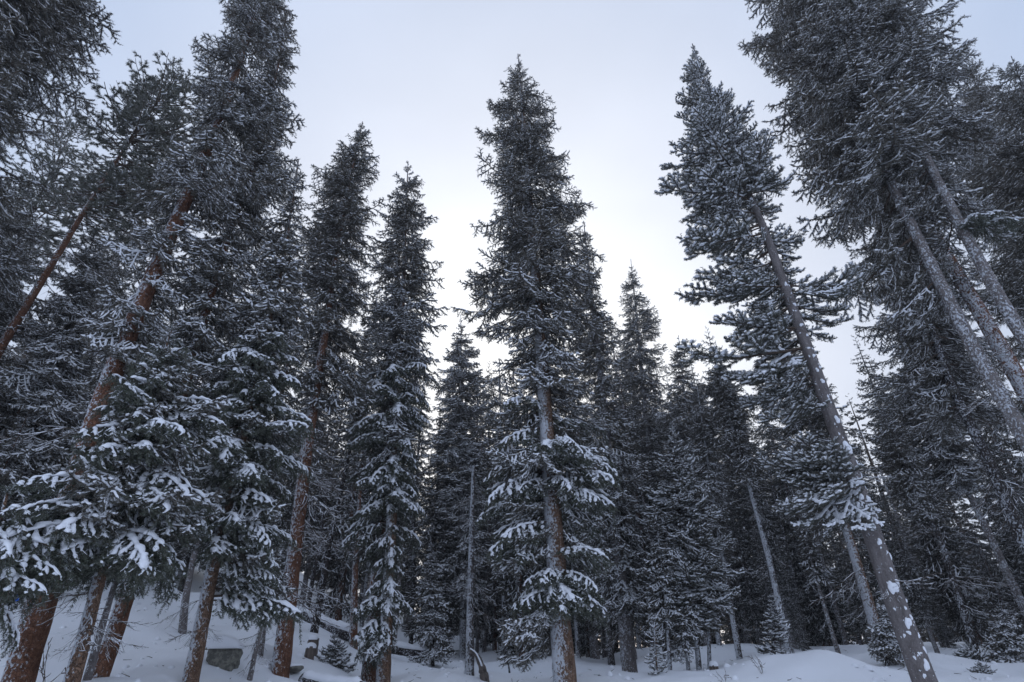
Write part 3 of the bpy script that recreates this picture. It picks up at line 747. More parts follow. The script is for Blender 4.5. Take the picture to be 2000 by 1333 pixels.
H['r_slim'] = hero('spruce_tree', 'slim speckled trunk spruce crossing the lower right corner', [(2080, 1330), (2000, 1190), (1925, 1030), (1850, 880), (1790, 730), (1750, 600)], 19.0, .28, BARK_GREY,
     [(600, 1745, 1756), (680, 1710, 1800), (780, 1705, 1860), (880, 1740, 1910), (940, 1790, 1920)],
     200, ('light', 'mid'), group=TALL, seed=55, hidden=True, dead=(940, 1200, 8, .9))
H['r_far'] = hero('spruce_tree', 'shadowed spruce at the right edge behind the big leaning trunks, top below them', [(2420, 1340), (2250, 950), (2100, 500), (2020, 230), (1975, 110)], 15.0, .4, BARK_DARK,
     [(110, 1968, 1982), (160, 1930, 2030), (230, 1890, 2080), (330, 1880, 2140), (450, 1890, 2200), (600, 1920, 2250), (750, 1980, 2300)],
     250, ('light',), group=TALL, seed=56, hidden=True)
H['r_far2'] = hero('spruce_tree', 'round topped spruce between the leaning right trunks and the right edge', [(2330, 1340), (2140, 900), (1990, 450), (1890, 115)], 17.0, .4, BARK_DARK,
     [(115, 1880, 1900), (170, 1850, 1945), (260, 1830, 1990), (400, 1860, 2060), (560, 1900, 2110), (720, 1940, 2150)],
     250, ('light',), group=TALL, seed=57, hidden=True)
H['r_curve'] = hero('spruce_tree', 'dark trunk bowed to the left in the shade near the right edge', [(1905, 1275), (1870, 1160), (1840, 1060), (1790, 960), (1750, 880), (1725, 800)], 18.0, .24, BARK_DARK,
     [(800, 1720, 1730), (860, 1690, 1780), (940, 1720, 1810), (1000, 1760, 1830)], 100, ('light',), group=TALL, seed=58, hidden=True, dead=(1000, 1200, 10, .9))
# upper left
H['l_top'] = hero('spruce_tree', 'near spruce whose dark hanging boughs fill the top left corner', [(-1000, 1345), (-560, 700), (-230, 300), (-60, 60), (60, -140), (140, -300)], 8.0, .5, BARK_DARK,
     [(-300, 135, 150), (-180, -30, 260), (-80, -140, 265), (0, -200, 235), (80, -260, 175), (160, -330, 100), (240, -380, 60), (320, -430, 40), (380, -440, 0)],
     300, ('light',), group=TALL, seed=61, hidden=True, jitter=(.7, 1.15))
H['l_pine'] = hero('pine_tree', 'leaning pine with orange bark and tufted rounded top, upper left', [(-330, 1340), (0, 680), (75, 560), (160, 420), (230, 310), (290, 225), (345, 150)], 13.0, .32, BARK_RED,
     [(150, 300, 385), (190, 250, 410), (240, 215, 400), (300, 190, 400), (370, 110, 350), (430, 60, 280)],
     210, ('pine',), group=TALL, seed=62, hidden=True, open_front=[(300, 450)], dead=(380, 700, 18, 1.1), droop=.2)
H['l_pine2'] = hero('pine_tree', 'small topped pine behind the leaning orange pine, near the top left boughs', [(-330, 1300), (-60, 700), (60, 420), (155, 226)], 18.0, .3, BARK_GREY,
     [(226, 135, 172), (265, 100, 195), (330, 70, 215), (420, 20, 200), (520, -40, 160)], 150, ('pine',), group=TALL, seed=63, hidden=True, droop=.2)
H['l_mid'] = hero('spruce_tree', 'shadowed snowy spruce with layered boughs on the far left below the leaning pine', [(-60, 1300), (40, 950), (130, 640), (190, 440)], 14.0, .3, BARK_DARK,
     [(440, 184, 196), (520, 140, 230), (640, 80, 240), (760, 30, 240), (880, 0, 230), (1000, -40, 200)], 270, ('mid',), group=TALL, seed=64, hidden=True, droop=1.6)
H['l_mid2'] = hero('spruce_tree', 'shadowed spruce at the left picture edge with the leaning pine trunk before it', [(-420, 1300), (-200, 850), (-60, 560), (20, 360)], 13.0, .3, BARK_DARK,
     [(360, 12, 28), (440, -50, 80), (560, -120, 110), (700, -170, 100), (850, -230, 70), (980, -280, 40)], 260, ('mid',), group=TALL, seed=65, hidden=True, droop=1.6)
H['l_dark'] = hero('spruce_tree', 'thin dark trunk with many bare twigs right of the straight reddish trunk', [(612, 1245), (640, 1080), (672, 930), (700, 800), (722, 690)], 18.5, .24, BARK_DARK,
     [(690, 716, 728), (760, 670, 740), (850, 650, 730)], 50, ('light',), group=TALL, seed=66, dead=(830, 1180, 26, 1.0))
for i, (pts, Y, d, lab) in enumerate([
        ([(355, 1247), (362, 1170), (378, 1090), (400, 980), (425, 860)], 15.0, .21, 'short grey trunk standing on the bare snow slope left of the tan flaky trunk'),
        ([(505, 1310), (514, 1240), (525, 1150), (540, 1000)], 13.2, .13, 'thin dark stem just left of the straight reddish trunk'),
        ([(483, 1348), (503, 1255), (520, 1180), (545, 1060)], 11.5, .11, 'thin bent stem leaning right beneath the snow heavy boughs'),
        ([(160, 1365), (200, 1220), (225, 1140), (280, 960)], 8.4, .12, 'second slim stem hugging the young snow laden spruce'),
        ([(690, 1275), (692, 1150), (700, 1000), (712, 820)], 18.5, .26, 'red brown trunk behind the left side of the narrow drooping spruce')]):
    ty = pts[-1][1]; tx = pts[-1][0]
    hero('spruce_tree', lab, pts, Y, d, BARK_GREY if i != 4 else BARK_RED, [(ty, tx - 4, tx + 4), (ty + 50, tx - 35, tx + 35), (ty + 110, tx - 40, tx + 36)], 36, ('mid',), group=TALL, seed=70 + i, dead=(ty + 90, pts[0][1] - 60, 7, .45))

# dead snag
sn, ax_ = hero('dead_tree', 'bare dead pole with broken top and snowy left side, left of the central trunk', [(917, 1305), (919, 1150), (922, 1000), (925, 910)], 16.0, .23, BARK_SNOWY, None, 0, None, cat='dead tree', seed=80, top_r=.05, dead=(930, 1200, 26, .75))
# saplings
for i, (bx, by, ty, Y, wl, n, key, lab) in enumerate([
        (845, 1292, 1052, 20.0, 46, 130, 'mid', 'young conical spruce in shade between the drooping spruce and the dead pole'),
        (655, 1318, 1240, 15.2, 42, 70, 'fir', 'low bushy spruce beside the cut stumps, left of the two close trunks'),
        (1512, 1288, 1150, 15.5, 34, 90, 'fir', 'snow crusted sapling at the foot of the slender snow striped trunk'),
        (1733, 1296, 1130, 14.2, 46, 110, 'mid', 'open tiered sapling directly behind the foot of the leaning fir'),
        (1898, 1290, 1255, 16.0, 28, 40, 'fir', 'low snowy sapling on the right snow bank below the bowed trunk'),
        (1918, 1315, 1295, 14.0, 24, 30, 'fir', 'tiny flat seedling poking out of the snow at lower right'),
        (1960, 1292, 1165, 17.0, 42, 90, 'mid', 'young spruce at the right picture edge near the ground'),
        (991, 1283, 1268, 20.0, 7, 9, 'fir', 'tiny seedling tip in front of the snow plastered pole')]):
    hero('spruce_sapling', lab, [(bx, by), (bx - 1, (by + ty) / 2), (bx - 3, ty)], Y, .05 + .0003 * (by - ty), BARK_DARK,
         [(ty, bx - 5, bx), (ty + .25 * (by - ty), bx - wl * .45, bx + wl * .4), (ty + .6 * (by - ty), bx - wl * .85, bx + wl * .8), (by - .08 * (by - ty), bx - wl, bx + wl)], n, (key,), cat='sapling', group='young spruces standing in the snow', seed=90 + i, droop=.4)

# ------------------------------------------------------------------ background trees: trunk + one joined crown mesh
COARSE = {s: [make_bough(900 + k + int(s * 50), s, 'spruce', .62, q=4.2, arrays=True) for k in range(4)] for s in (.6, 1.1, 1.6)}
def crown_arrays(seed, Hh=15.0, Rm=1.7, n=165, bare=.18, lib=COARSE):
    rng = np.random.default_rng(seed); V, F, M = [], [], []; off = 0
    az = 0
    lump = [(rng.uniform(0, 1), rng.uniform(-.25, .25)) for _ in range(6)]
    for k in range(n):
        u = ((k + rng.uniform()) / n) ** .9
        h = Hh * (1 - u * (1 - bare))
        w = 1 + sum(a * math.exp(-((u - c) / .06) ** 2) for c, a in lump)
        r = max(.18, Rm * (1 - math.exp(-3.2 * u)) * (1 - .25 * u ** 3) * w * rng.uniform(.7, 1.15))
        az += 2.4 + rng.normal() * .4
        pitch = R(45) * max(0, 1 - u / .1) + R(15) * max(0, 1 - u / .5) - R(18) * u + rng.normal() * R(8)
        s = min(lib, key=lambda x: abs(math.log(x / r))); v, f, m = lib[s][rng.integers(len(lib[s]))]
        Mx = np.array(Matrix.Rotation(az, 3, 'Z') @ Matrix.Rotation(-pitch, 3, 'Y')) * (r / s)
        V.append(v @ Mx.T + (0, 0, h)); F.append(f + off); M.append(m); off += len(v)
    return np.concatenate(V), np.concatenate(F), np.concatenate(M)
CROWNS = []
for k in range(7):
    v, f, m = crown_arrays(500 + k, Rm=(1.7, 2.0, 2.3, 1.8, 2.1, 1.9, 1.6)[k], bare=(.08, .14, .06, .2, .1, .05, .12)[k])
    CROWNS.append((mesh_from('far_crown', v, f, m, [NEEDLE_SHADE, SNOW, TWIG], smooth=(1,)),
                   trunk_mesh([(0, 0, -.6), (0, 0, 7), (.05, 0, 14.9)], .19, .01, (BARK_GREY, BARK_DARK, BARK_RED)[k % 3], 600 + k, 9, ring=.5)))
FAR = 'shaded spruces filling the wood behind'
random.seed(101)
BG = [(1888, 800, 21, 'dark spruce beside the dark scaly trunk, above the slim speckled one'), (1938, 885, 19, 'dark spruce between the slim speckled trunk and the right edge'), (1868, 965, 22, 'low dark spruce right of the bowed dark trunk'),
      (1985, 965, 17, 'low dark spruce in the corner behind the slim speckled trunk'), (862, 790, 25, 'shaded spruce filling the gap right of the drooping spruce'), (1003, 690, 23, 'spruce right behind the left side of the central crown, below its middle'), (1110, 640, 26, 'shaded spruce right behind the right side of the central crown'),
      (1052, 770, 25, 'shaded spruce hidden behind the bare part of the central trunk'), (1145, 770, 23, 'low shaded spruce between the central trunk and the layered spruce'), (1490, 785, 27, 'shaded spruce under the lowest crown boughs of the leaning fir'),
      (1452, 850, 25, 'shaded spruce beside the upper part of the slender striped trunk'), (1540, 900, 30, 'far spruce under the low fir bough'), (1695, 700, 27, 'spruce just right of the frosted spruce in the gap beyond the fir trunk'),
      (880, 745, 38, 'far spruce just left of the slim frosted spire'), (928, 775, 36, 'far spruce just right of the slim frosted spire'), (955, 705, 41, 'distant spruce tip against the sky beside the central crown'),
      (965, 870, 29, 'shaded spruce low between the dead pole and the central trunk'), (1190, 610, 34, 'frosted spruce against the sky touching the layered spruce behind the centre'), (1222, 650, 38, 'distant spruce directly left of the tall pale spire'),
      (1265, 690, 36, 'spruce tip overlapping the right side of the tall pale spire'), (1300, 720, 40, 'distant spruce between the tall pale spire and the lower spire'), (1345, 690, 33, 'spruce tip right beside the lower spire'),
      (1408, 700, 36, 'frosted spruce low in front of the sky left of the fir boughs'), (872, 960, 25, 'dark young spruce behind the young conical one'), (935, 1000, 27, 'dark low spruce behind the dead pole'),
      (1025, 980, 24, 'dark low spruce behind the lower left boughs of the centre'), (1170, 1010, 27, 'dark low spruce right of the central trunk foot'), (1465, 1010, 24, 'dark low spruce left of the slender striped trunk'),
      (1515, 1050, 23, 'dark low spruce right of the slender striped trunk'), (1625, 1020, 25, 'dark low spruce behind the mound top'), (1090, 1080, 31, 'dark low spruce far behind the central trunk'),
      (770, 1040, 29, 'dark low spruce far behind the two close trunks'), (1580, 1090, 30, 'dark low spruce above the mound crest'), (1790, 1090, 26, 'dark low spruce right of the fir foot'),
      (230, 500, 18, 'dim frosted spruce behind the trunk of the leaning pine, left of the thick reddish trunk'), (165, 580, 21, 'shaded spruce deep in the wood below the leaning pine crown'),
      (345, 450, 25, 'shaded spruce behind the upper part of the thickest reddish trunk'), (85, 430, 22, 'frosted spruce under the small topped pine'), (385, 610, 27, 'shaded spruce between the two reddish curving trunks, low down'),
      (10, 470, 20, 'shaded spruce at the left picture edge behind the leaning pine trunk'), (530, 480, 26, 'shaded spruce behind the upper crown of the slim tan trunk spruce'), (640, 600, 31, 'far spruce behind the straight reddish trunk'),
      (750, 760, 36, 'far dark spruce behind the upper boughs of the drooping spruce'),
      (30, 520, 16, 'frosted spruce in the left shade with its tip under the top left boughs'), (110, 640, 15, 'dim snowy spruce right of the left picture edge, below the leaning pine trunk'),
      (255, 420, 19, 'grey frosted spruce behind the tufted top of the leaning pine'), (290, 560, 17, 'shaded spruce tip just left of the thick reddish trunk'),
      (60, 800, 13, 'low dark spruce at the left edge above the young snow laden spruces'), (310, 330, 22, 'grey spruce tip between the leaning pine top and the tall left spruce'),
      (450, 520, 20, 'shaded spruce between the two curving reddish trunks at left'), (470, 700, 22, 'dim spruce behind the slim spruce with the tan trunk'),
      (612, 470, 24, 'frosted spruce in the gap left of the straight reddish trunk'), (655, 760, 28, 'dark spruce behind the thin twiggy trunk'),
      (700, 900, 33, 'small far spruce low in the dark gap left of the drooping spruce'), (740, 560, 27, 'frosted spruce between the straight trunk and the drooping spruce'),
      (828, 720, 30, 'spruce touching the right side of the drooping spruce, below the sky gap'), (860, 860, 34, 'far spruce behind the young conical spruce'),
      (800, 900, 36, 'far spruce hidden in shade behind the drooping spruce'), (940, 800, 33, 'far spruce in the gap between the slim spire and the central spruce'),
      (1000, 840, 27, 'shaded spruce behind the lower left boughs of the central spruce'), (1060, 640, 34, 'far spruce hidden behind the middle of the central crown'),
      (1205, 690, 28, 'spruce tip right of the central crown, below the tall pale spire'), (1190, 850, 24, 'shaded spruce behind the dense layered spruce'),
      (1280, 730, 33, 'spruce standing right under the tall pale spire'), (1350, 740, 37, 'far spruce tip right of the lower spire'), (1380, 640, 43, 'thin far spruce tip at the left edge of the leaning fir crown'),
      (1420, 780, 30, 'frosted spruce behind the lowest left boughs of the leaning fir'), (1470, 720, 33, 'frosted spruce above the slender snow striped trunk'), (1500, 860, 27, 'shaded spruce between the snow striped trunk and the low fir bough'),
      (1590, 760, 34, 'spruce behind the leaning fir trunk, halfway up'), (1668, 656, 28, 'frosted spruce in the gap right of the leaning fir trunk'), (1640, 830, 24, 'shaded spruce right behind the leaning fir trunk'),
      (1725, 800, 32, 'spruce left of the narrow bright sky slit at right'), (1720, 960, 21, 'low layered spruce right of the leaning fir trunk above the tiered sapling'), (1880, 860, 23, 'shaded spruce right of the narrow bright sky slit'),
      (1940, 720, 20, 'dark spruce behind the dark scaly trunk at right'), (1990, 830, 17, 'dark spruce at the right edge behind the slim speckled trunk'), (1830, 1010, 40, 'far spruce low in the bright slit at right'), (1935, 1000, 24, 'low shaded spruce near the lower right corner'),
      (545, 830, 26, 'shaded spruce right behind the snow heavy slim spruce'), (590, 960, 30, 'small far spruce just left of the straight reddish trunk'), (400, 800, 24, 'dim spruce between the young spruce and the slim tan one'),
      (1120, 900, 30, 'far spruce right behind the lower central trunk'), (1560, 960, 34, 'far spruce behind the very slim grey trunk'), (1420, 960, 26, 'shaded spruce right of the bushy snow crusted one'),
      (200, 880, 16, 'shaded spruce behind the young spruce at left'), (1800, 560, 25, 'shaded spruce deep among the right leaning trunks')]
for i, (px, py, Y, lab) in enumerate(BG):
    top = at(px, py, Y); z0 = gz(top.x, Y)
    Hh = top.z - z0
    k = i % 7
    root = thing('spruce_tree', (top.x, Y, z0), lab, 'tree', FAR)
    s = Hh / 15.0; xy = s if Hh < 16 else s * .85
    if Hh < 8: xy = s * 1.15
    a = random.uniform(0, 6.28)
    obj('trunk', CROWNS[k][1], root, (0, 0, 0), (0, 0, a), (xy, xy, s))
    obj('crown', CROWNS[k][0], root, (0, 0, 0), (0, 0, a), (xy, xy, s))

# far wood that reads as one mass
def rough_bough(seed, L):
    """a far bough: a fan of needle clumps with snow along the middle"""
    rng = np.random.default_rng(seed); mb = MB()
    p = curve((0, 0, 0), (1, 0, -.1), L, 8, .4, .7, rng, .06)
    n = 26; x = rng.uniform(.1, 1, n); k = x * 6.99; i0 = k.astype(int); fr = (k - i0)[:, None]
    c = p[i0] * (1 - fr) + p[i0 + 1] * fr
    c[:, 1] += rng.uniform(-1, 1, n) * L * .42 * (1.15 - x); c[:, 2] -= rng.uniform(0, .12, n)
    d = np.c_[rng.uniform(.2, 1, n), np.sign(c[:, 1]) * rng.uniform(.2, 1, n), rng.uniform(-.6, .2, n)]; d /= np.linalg.norm(d, axis=1)[:, None]
    w = np.cross(d, rng.normal(size=(n, 3))); w /= np.linalg.norm(w, axis=1)[:, None]
    ln = rng.uniform(.16, .34, (n, 1)) * (.5 + .4 * L)
    mb.add(np.stack([c - w * ln * .28, c + w * ln * .28, c + d * ln], 1), np.arange(3 * n).reshape(-1, 3), 0)
    m = 9; b_ = c[:m] + (0, 0, .03); d2 = d[:m].copy(); d2[:, 2] *= .3; w2 = np.cross(d2, (0, 0, 1.0))
    mb.add(np.stack([b_ - w2 * .04, b_ + w2 * .04, b_ + d2 * ln[:m] * .9], 1), np.arange(3 * m).reshape(-1, 3), 1)
    return mb.arrays()
COARSER = {s: [rough_bough(950 + k + int(s * 50), s) for k in range(5)] for s in (.7, 1.4, 2.1)}
V, F, M = [], [], []; off = 0
rng = np.random.default_rng(8)
protos = [crown_arrays(700 + k, n=95, bare=.04, lib=COARSER, Rm=2.3) for k in range(5)]
cnt = 0
while cnt < 230:
    Y = rng.uniform(33, 100); x = rng.uniform(-1.15, 1.15) * Y
    p_ = protos[cnt % 5]; s = rng.uniform(.75, 1.15); c_, s_ = math.cos(cnt), math.sin(cnt)
    Rz = np.array([[c_, -s_, 0], [s_, c_, 0], [0, 0, 1]])
    z0 = gz(x, Y)
    V.append((p_[0] * s) @ Rz.T + (x, Y, z0)); F.append(p_[1] + off); M.append(p_[2]); off += len(p_[0])
    tv, tf = tube(np.array([(x, Y, z0 - .5), (x, Y, z0 + 5 * s), (x, Y, z0 + 14.5 * s)]), np.array([.2, .16, .02]), 6)
    V.append(tv); F.append(tf + off); M.append(np.full(len(tf), 2)); off += len(tv)
    cnt += 1
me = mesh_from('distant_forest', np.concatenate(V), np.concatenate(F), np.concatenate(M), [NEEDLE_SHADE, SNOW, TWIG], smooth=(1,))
tag(obj('distant_forest', me), 'dark snowy wood filling the far background between the trunks', 'forest', kind='stuff')
# slim bare-looking trunks deep in the shade
random.seed(55)
pole = [trunk_mesh([(0, 0, -.5), (random.uniform(-.1, .1), 0, 3), (random.uniform(-.25, .25), 0, 7.5)], .10, .05, m_, 800 + k, 9, ring=.35) for k, m_ in enumerate((BARK_DARK, BARK_SNOWY, BARK_GREY))]
POLES = [(585, 25), (700, 27), (768, 24), (800, 26), (830, 31), (945, 27), (1015, 28), (1130, 24), (1180, 27), (1205, 30), (1250, 26), (1262, 33), (1300, 24), (1410, 24), (1470, 27), (1580, 25), (1615, 28), (1660, 26), (1690, 31), (1770, 25), (1850, 27), (1480, 33)]
for i, (px, Y) in enumerate(POLES):
    p = at(px, 1285, Y); z = gz(p.x, Y)
    root = thing('thin_tree', (p.x, Y, z), 'slim bare tree pole standing in the shade low in the background', 'tree', 'slim bare poles in the shaded wood')
    obj('trunk', pole[i % 3], root, rot=(random.uniform(-.04, .04), random.uniform(-.05, .05), random.uniform(0, 6.28)))
    for k in range(4):
        add_dead(root, Vector((0, 0, 0)), (0, 0, random.uniform(1, 6)), random.uniform(0, 6.28), random.uniform(-.5, .2), random.uniform(.5, .9))

# ------------------------------------------------------------------ air
mb = MB()
bx = np.array([(x, y, z) for x in (-161, 161) for y in (-147, 175) for z in (float(Z.min()) - 1, 66)], float)
q = [(0, 1, 3, 2), (4, 6, 7, 5), (0, 4, 5, 1), (2, 3, 7, 6), (0, 2, 6, 4), (1, 5, 7, 3)]
mb.add(bx, [t_ for a, b_, c, d in q for t_ in ((a, b_, c), (a, c, d))], 0)
HAZE = bpy.data.materials.new('cold_air'); HAZE.use_nodes = True
ht = HAZE.node_tree; ht.nodes.clear()
ho = ht.nodes.new('ShaderNodeOutputMaterial'); hv = ht.nodes.new('ShaderNodeVolumePrincipled')
hv.inputs['Color'].default_value = (.93, .95, 1, 1); hv.inputs['Density'].default_value = 0.0012; hv.inputs['Anisotropy'].default_value = .3
ht.links.new(hv.outputs[0], ho.inputs['Volume'])
tag(obj('haze', mb.mesh('haze', [HAZE], smooth=())), 'thin cold haze between the trees', kind='stuff')

# ------------------------------------------------------------------ logs, stumps, rocks, twigs
def lump_mesh(name, seed, size, mat, rough=.42, k=30, n=20, cap=None):
    rng = np.random.default_rng(seed)
    ph = np.linspace(.02, math.pi - .02, n); th = np.arange(k) * 2 * math.pi / k
    v = np.array([[(math.sin(p) * math.cos(a), math.sin(p) * math.sin(a), math.cos(p)) for a in th] for p in ph]).reshape(-1, 3)
    nd = rng.normal(size=(9, 3)); nd /= np.linalg.norm(nd, axis=1)[:, None]
    cut = rng.uniform(.74, .96, 9)
    for d_, c_ in zip(nd, cut):                 # facets
        e = v @ d_ - c_; v -= np.where(e > 0, e, 0)[:, None] * d_
    for _ in range(8):
        kk = rng.normal(size=3) * 3; v += (np.sin(v @ kk + rng.uniform(0, 6)) * rough * .12)[:, None] * v
    v = v * np.array(size)
    if cap:                                    # snow lying over the top of the same stone
        v[:, 2] = np.maximum(v[:, 2], cap[0]); v = v * (1.07, 1.07, 1.0) + (0, 0, cap[1])
    return mesh_from(name, v, ring_faces(n, k)[:, ::-1], np.zeros(k * (n - 1) * 2, int), [mat], smooth=(0,))
def cap_mesh(seed, w, d, h):
    rng = np.random.default_rng(seed); n, k = 7, 20
    th = np.arange(k) * 2 * math.pi / k
    o = 1 + .10 * np.sin(th * 2 + rng.uniform(0, 6)) + .08 * np.sin(th * 3 + rng.uniform(0, 6)) + .05 * np.sin(th * 7)
    v = []
    for i in range(n):
        p = i / (n - 1) * math.pi * .62
        v += [(w * math.sin(p) * math.cos(a) * q, d * math.sin(p) * math.sin(a) * q, h * math.cos(p)) for a, q in zip(th, o)]
    return mesh_from('snow_cap', np.array(v), ring_faces(n, k)[:, ::-1], np.zeros(k * (n - 1) * 2, int), [SNOW], smooth=(0,))
def place(px, py, Y, dz=0.0):
    p = at(px, py, Y); p.z = gz(p.x, p.y) + dz; return p

p = at(434, 1300, 11.6); r = thing('rock', p, 'large grey boulder with a snow cap between the tan and the reddish trunks', 'rock')
obj('boulder', lump_mesh('boulder', 3, (.33, .28, .36), ROCK), r, (0, 0, .04)); obj('snow_cap', lump_mesh('snow_cap', 3, (.33, .28, .36), SNOW, cap=(.13, .09)), r, (-.02, .02, .04))
p = at(401, 1283, 11.9); r = thing('rock', p, 'small dark slanted rock half buried in snow just left of the large boulder', 'rock')
obj('boulder', lump_mesh('boulder', 5, (.15, .14, .10), ROCK), r, (0, 0, -.05), (0, -.3, 0))
p = at(418, 1262, 13.0); r = thing('rock', p, 'dark stone showing through the snow above the large boulder', 'rock')
obj('boulder', lump_mesh('boulder', 7, (.16, .15, .08), ROCK), r, (0, 0, -.05))
p = at(575, 1306, 13.2); r = thing('rock', p, 'flat dark stone to the right of the straight reddish trunk', 'rock')
obj('boulder', lump_mesh('boulder', 9, (.19, .16, .07), ROCK), r, (0, 0, 0)); obj('snow_cap', cap_mesh(10, .17, .16, .06), r, (-.02, .05, .05))
p = at(105, 1212, 10.0); 
def stump(px, py0, py1, Y, rad, lab, seed, mat=WOOD):
    a, b_ = at(px, py0, Y), at(px, py1, Y); h = b_.z - a.z
    r = thing('tree_stump', a, lab, 'stump', 'cut stumps beside the low bushy spruce')
    obj('stump_body', trunk_mesh([(0, 0, -.4), (0, 0, h * .5), (0.01, 0, h)], rad, rad * .92, mat, seed, 14, ring=.06, rough=.06, flare=.12), r)
    obj('snow_cap', cap_mesh(seed, rad * 1.02, rad * 1.02, .09), r, (0, 0, h - .005))
stump(607, 1285, 1247, 15.4, .135, 'taller cut stump standing behind, with a flat snow cap', 21)
stump(602, 1296, 1263, 14.8, .115, 'front cut stump with a round snow cap, left of the low bushy spruce', 22)
stump(1396, 1313, 1298, 14.8, .10, 'small pale stump half buried at the left slope of the snow mound', 23)
def log(a, b_, rad, lab, seed, mat=BARK_DARK):
    a, b_ = Vector(a), Vector(b_); d = b_ - a; L = d.length
    r = thing('fallen_log', a, lab, 'log', 'fallen logs under snow')
    pts = [tuple(d * x + Vector((0, 0, -.05 * math.sin(x * 3.1)))) for x in np.linspace(0, 1, 8)]
    me = trunk_mesh(pts, rad, rad * .8, mat, seed, 14, ring=.12, rough=.07, flare=0)
    obj('log_body', me, r)
    mb = MB(); rg = np.random.default_rng(seed)
    p = resample(np.array(pts), int(L / .12) + 4); rr = rad * .95 * rg.uniform(.8, 1.15, len(p)); rr[0] *= .4; rr[-1] *= .4
    v, f = snow_strip(p, rr, rad * .55); mb.add(v, f, 0)
    obj('snow_cover', mb.mesh('snow_cover', [SNOW], smooth=(0,)), r)
log(at(578, 1196, 21.5) , at(690, 1243, 20.5), .22, 'long fallen log lying down the slope behind the thin dark trunk', 31)
log(at(752, 1262, 20.5), at(835, 1276, 20.2), .16, 'fallen log behind the young conical spruce, right of the two close trunks', 32)
log(at(592, 1330, 12.9), at(705, 1345, 12.4), .15, 'near fallen log at the bottom edge below the low bushy spruce', 33)
log(at(1668 + 160, 1287, 16), at(1850, 1291, 15.6), .09, 'dark log end poking from the snow bank right of the leaning fir', 34)
# clumps dropped from the branches and litter lying on the snow
rg = np.random.default_rng(44)
def scatter(m):
    out_ = []
    while len(out_) < m:
        Y = rg.uniform(8.5, 26); px_, py_ = rg.uniform(0, 2000), 1290
        x = at(px_, py_, Y).x
        out_.append((x, Y))
    a = np.array(out_); return a, ground_z(a[:, 0], a[:, 1])
P_, Z_ = scatter(520); mb = MB()
for (x, y), z in zip(P_, Z_):
    r_s = rg.uniform(.02, .075) * rg.choice((.6, 1, 1.3)); k = 7; th = np.arange(k) * 2 * math.pi / k; ring_ = []
    for ph_, hh in ((1.0, -.25), (.85, .35), (.4, .75)):
        ring_ += [(x + r_s * ph_ * math.cos(a) * rg.uniform(.75, 1.2), y + r_s * ph_ * math.sin(a) * rg.uniform(.75, 1.2), z + r_s * hh * .9) for a in th]
    v = np.array(ring_ + [(x, y, z + r_s * .8)]); f = np.vstack([ring_faces(3, k), [[14 + i, 14 + (i + 1) % k, 21] for i in range(k)]])
    mb.add(v, f, 0)
tag(obj('snow_clumps', mb.mesh('snow_clumps', [SNOW], smooth=(0,))), 'small clumps of snow dropped from the branches', kind='stuff')
P_, Z_ = scatter(420); mb = MB()
for (x, y), z in zip(P_, Z_):
    a = rg.uniform(0, 6.28); l = rg.uniform(.03, .16); d_ = np.array([math.cos(a), math.sin(a), rg.uniform(-.1, .35)])
    v, f = tube(np.array([(x, y, z + .004), (x, y, z + .006) + d_ * l * .5, (x, y, z + .004) + d_ * l + (0, 0, rg.uniform(-.01, .02))]), np.array([.006, .005, .002]), 4)
    mb.add(v, f, 0)
tag(obj('twig_litter', mb.mesh('twig_litter', [DRYWOOD], smooth=())), 'bits of twig and bark lying on the snow', kind='stuff')
# broken slab leaning by the dead pole
r = thing('broken_slab', at(930, 1272, 15.6), 'weathered broken wood slab leaning against the foot of the bare dead pole', 'dead wood')
b0 = at(930, 1272, 15.6); mb = MB()
sp = np.array([tuple(at(x, y, 15.4 - i * .07) - b0) for i, (x, y) in enumerate([(919, 1272), (930, 1280), (938, 1296), (944, 1315), (948, 1345)])])
v, f = tube(resample(sp, 14), np.linspace(.03, .13, 14), 9); v[:, 1] *= .8; v += np.random.default_rng(2).normal(size=v.shape) * .010
mb.add(v, f, 0)
obj('slab', mb.mesh('slab', [WOOD], smooth=()), r)
mb = MB(); q_ = resample(sp, 14)[:8]; v, f = snow_strip(q_, np.linspace(.03, .05, 8), .045); mb.add(v, f, 0)
obj('snow_cover', mb.mesh('snow_cover', [SNOW], smooth=(0,)), r)
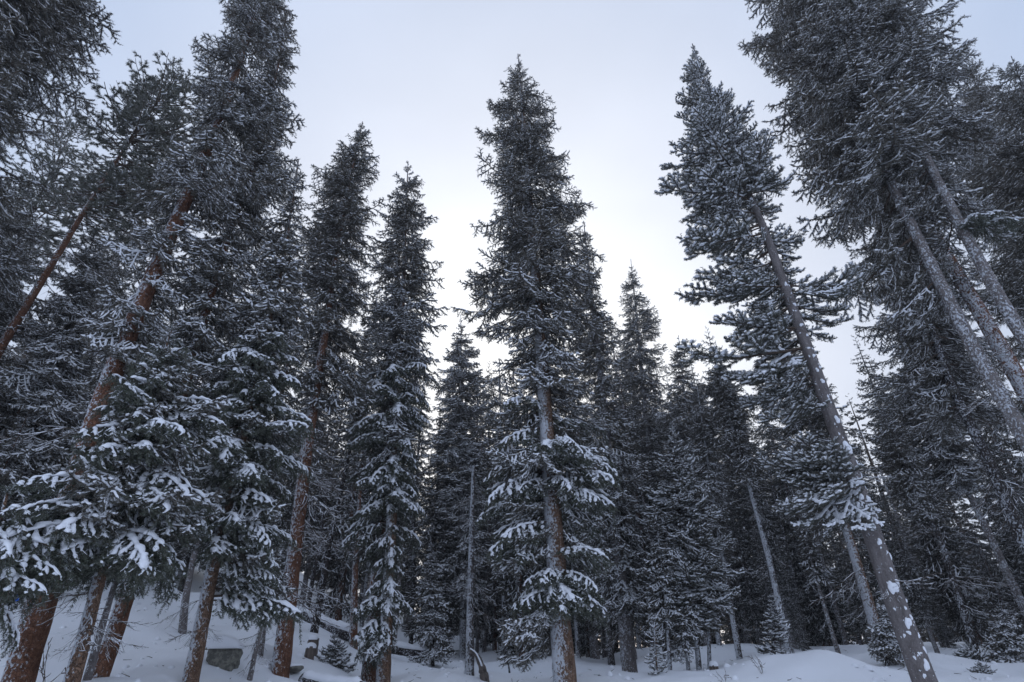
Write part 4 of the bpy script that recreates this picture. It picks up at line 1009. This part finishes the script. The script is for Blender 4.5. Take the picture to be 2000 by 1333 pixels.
# blue tag on the thick left trunk
axl = H['left'][1]; h = axl.h_of_y(1172); pc = axl.at_h(h)
mb = MB(); v = np.array([(-.05, 0, .05), (.03, -.012, .06), (.06, 0, 0), (.02, -.015, -.07), (-.04, -.01, -.05), (0, -.03, 0), (0, .01, 0)])
f = [(i, (i + 1) % 5, 5) for i in range(5)] + [((i + 1) % 5, i, 6) for i in range(5)]
mb.add(v, f, 0)
obj('blue_tag', mb.mesh('blue_tag', [BLUE], smooth=()), H['left'][0], tuple(Vector(pc) + Vector((-.06, -.36, 0)) - axl.base), (0, 0, -.2))
# bare twigs poking from the snow
def twig_plant(px, py, Y, s, lab, seed):
    rng = np.random.default_rng(seed); mb = MB()
    def g(p0, d, l, lev):
        n = 5; p = curve(p0, d, l, n, 0, .1, rng, .18); v, f = tube(p, np.linspace(.006, .002, n) * s, 3); mb.add(v, f, 0)
        if lev < 2:
            for k in range(1, n):
                if rng.uniform() < .7: g(p[k], np.array(d) + rng.normal(size=3) * .6, l * .5, lev + 1)
    for _ in range(3): g((0, 0, -.05), (rng.normal() * .5, rng.normal() * .4, 1), .28 * s, 0)
    o = obj('bare_shrub', mb.mesh('bare_shrub', [DRYWOOD], smooth=()), None, place(px, py, Y))
    tag(o, lab, 'shrub', 'bare twigs poking from the snow')
twig_plant(1488, 1316, 11.8, .8, 'forked bare twig on the left shoulder of the snow mound', 1)
twig_plant(1416, 1330, 11.6, .6, 'small twig sprig at the bottom edge left of the mound top', 2)
twig_plant(1008, 1322, 14, .5, 'tiny dark sprig on the flat snow left of the central trunk', 3)
twig_plant(125, 1225, 10.0, 1.6, 'bare brush behind the thickest left trunk', 4)
twig_plant(645, 1262, 16.5, .9, 'bare twigs near the cut stumps', 5)
p = place(1192, 1330, 13.4); r = thing('snow_clump', p, 'small pointed snow topped stone right of the central trunk foot', 'stone')
obj('stone', lump_mesh('stone', 12, (.06, .06, .05), ROCK), r); obj('snow_cap', cap_mesh(13, .07, .07, .07), r, (0, 0, .02))
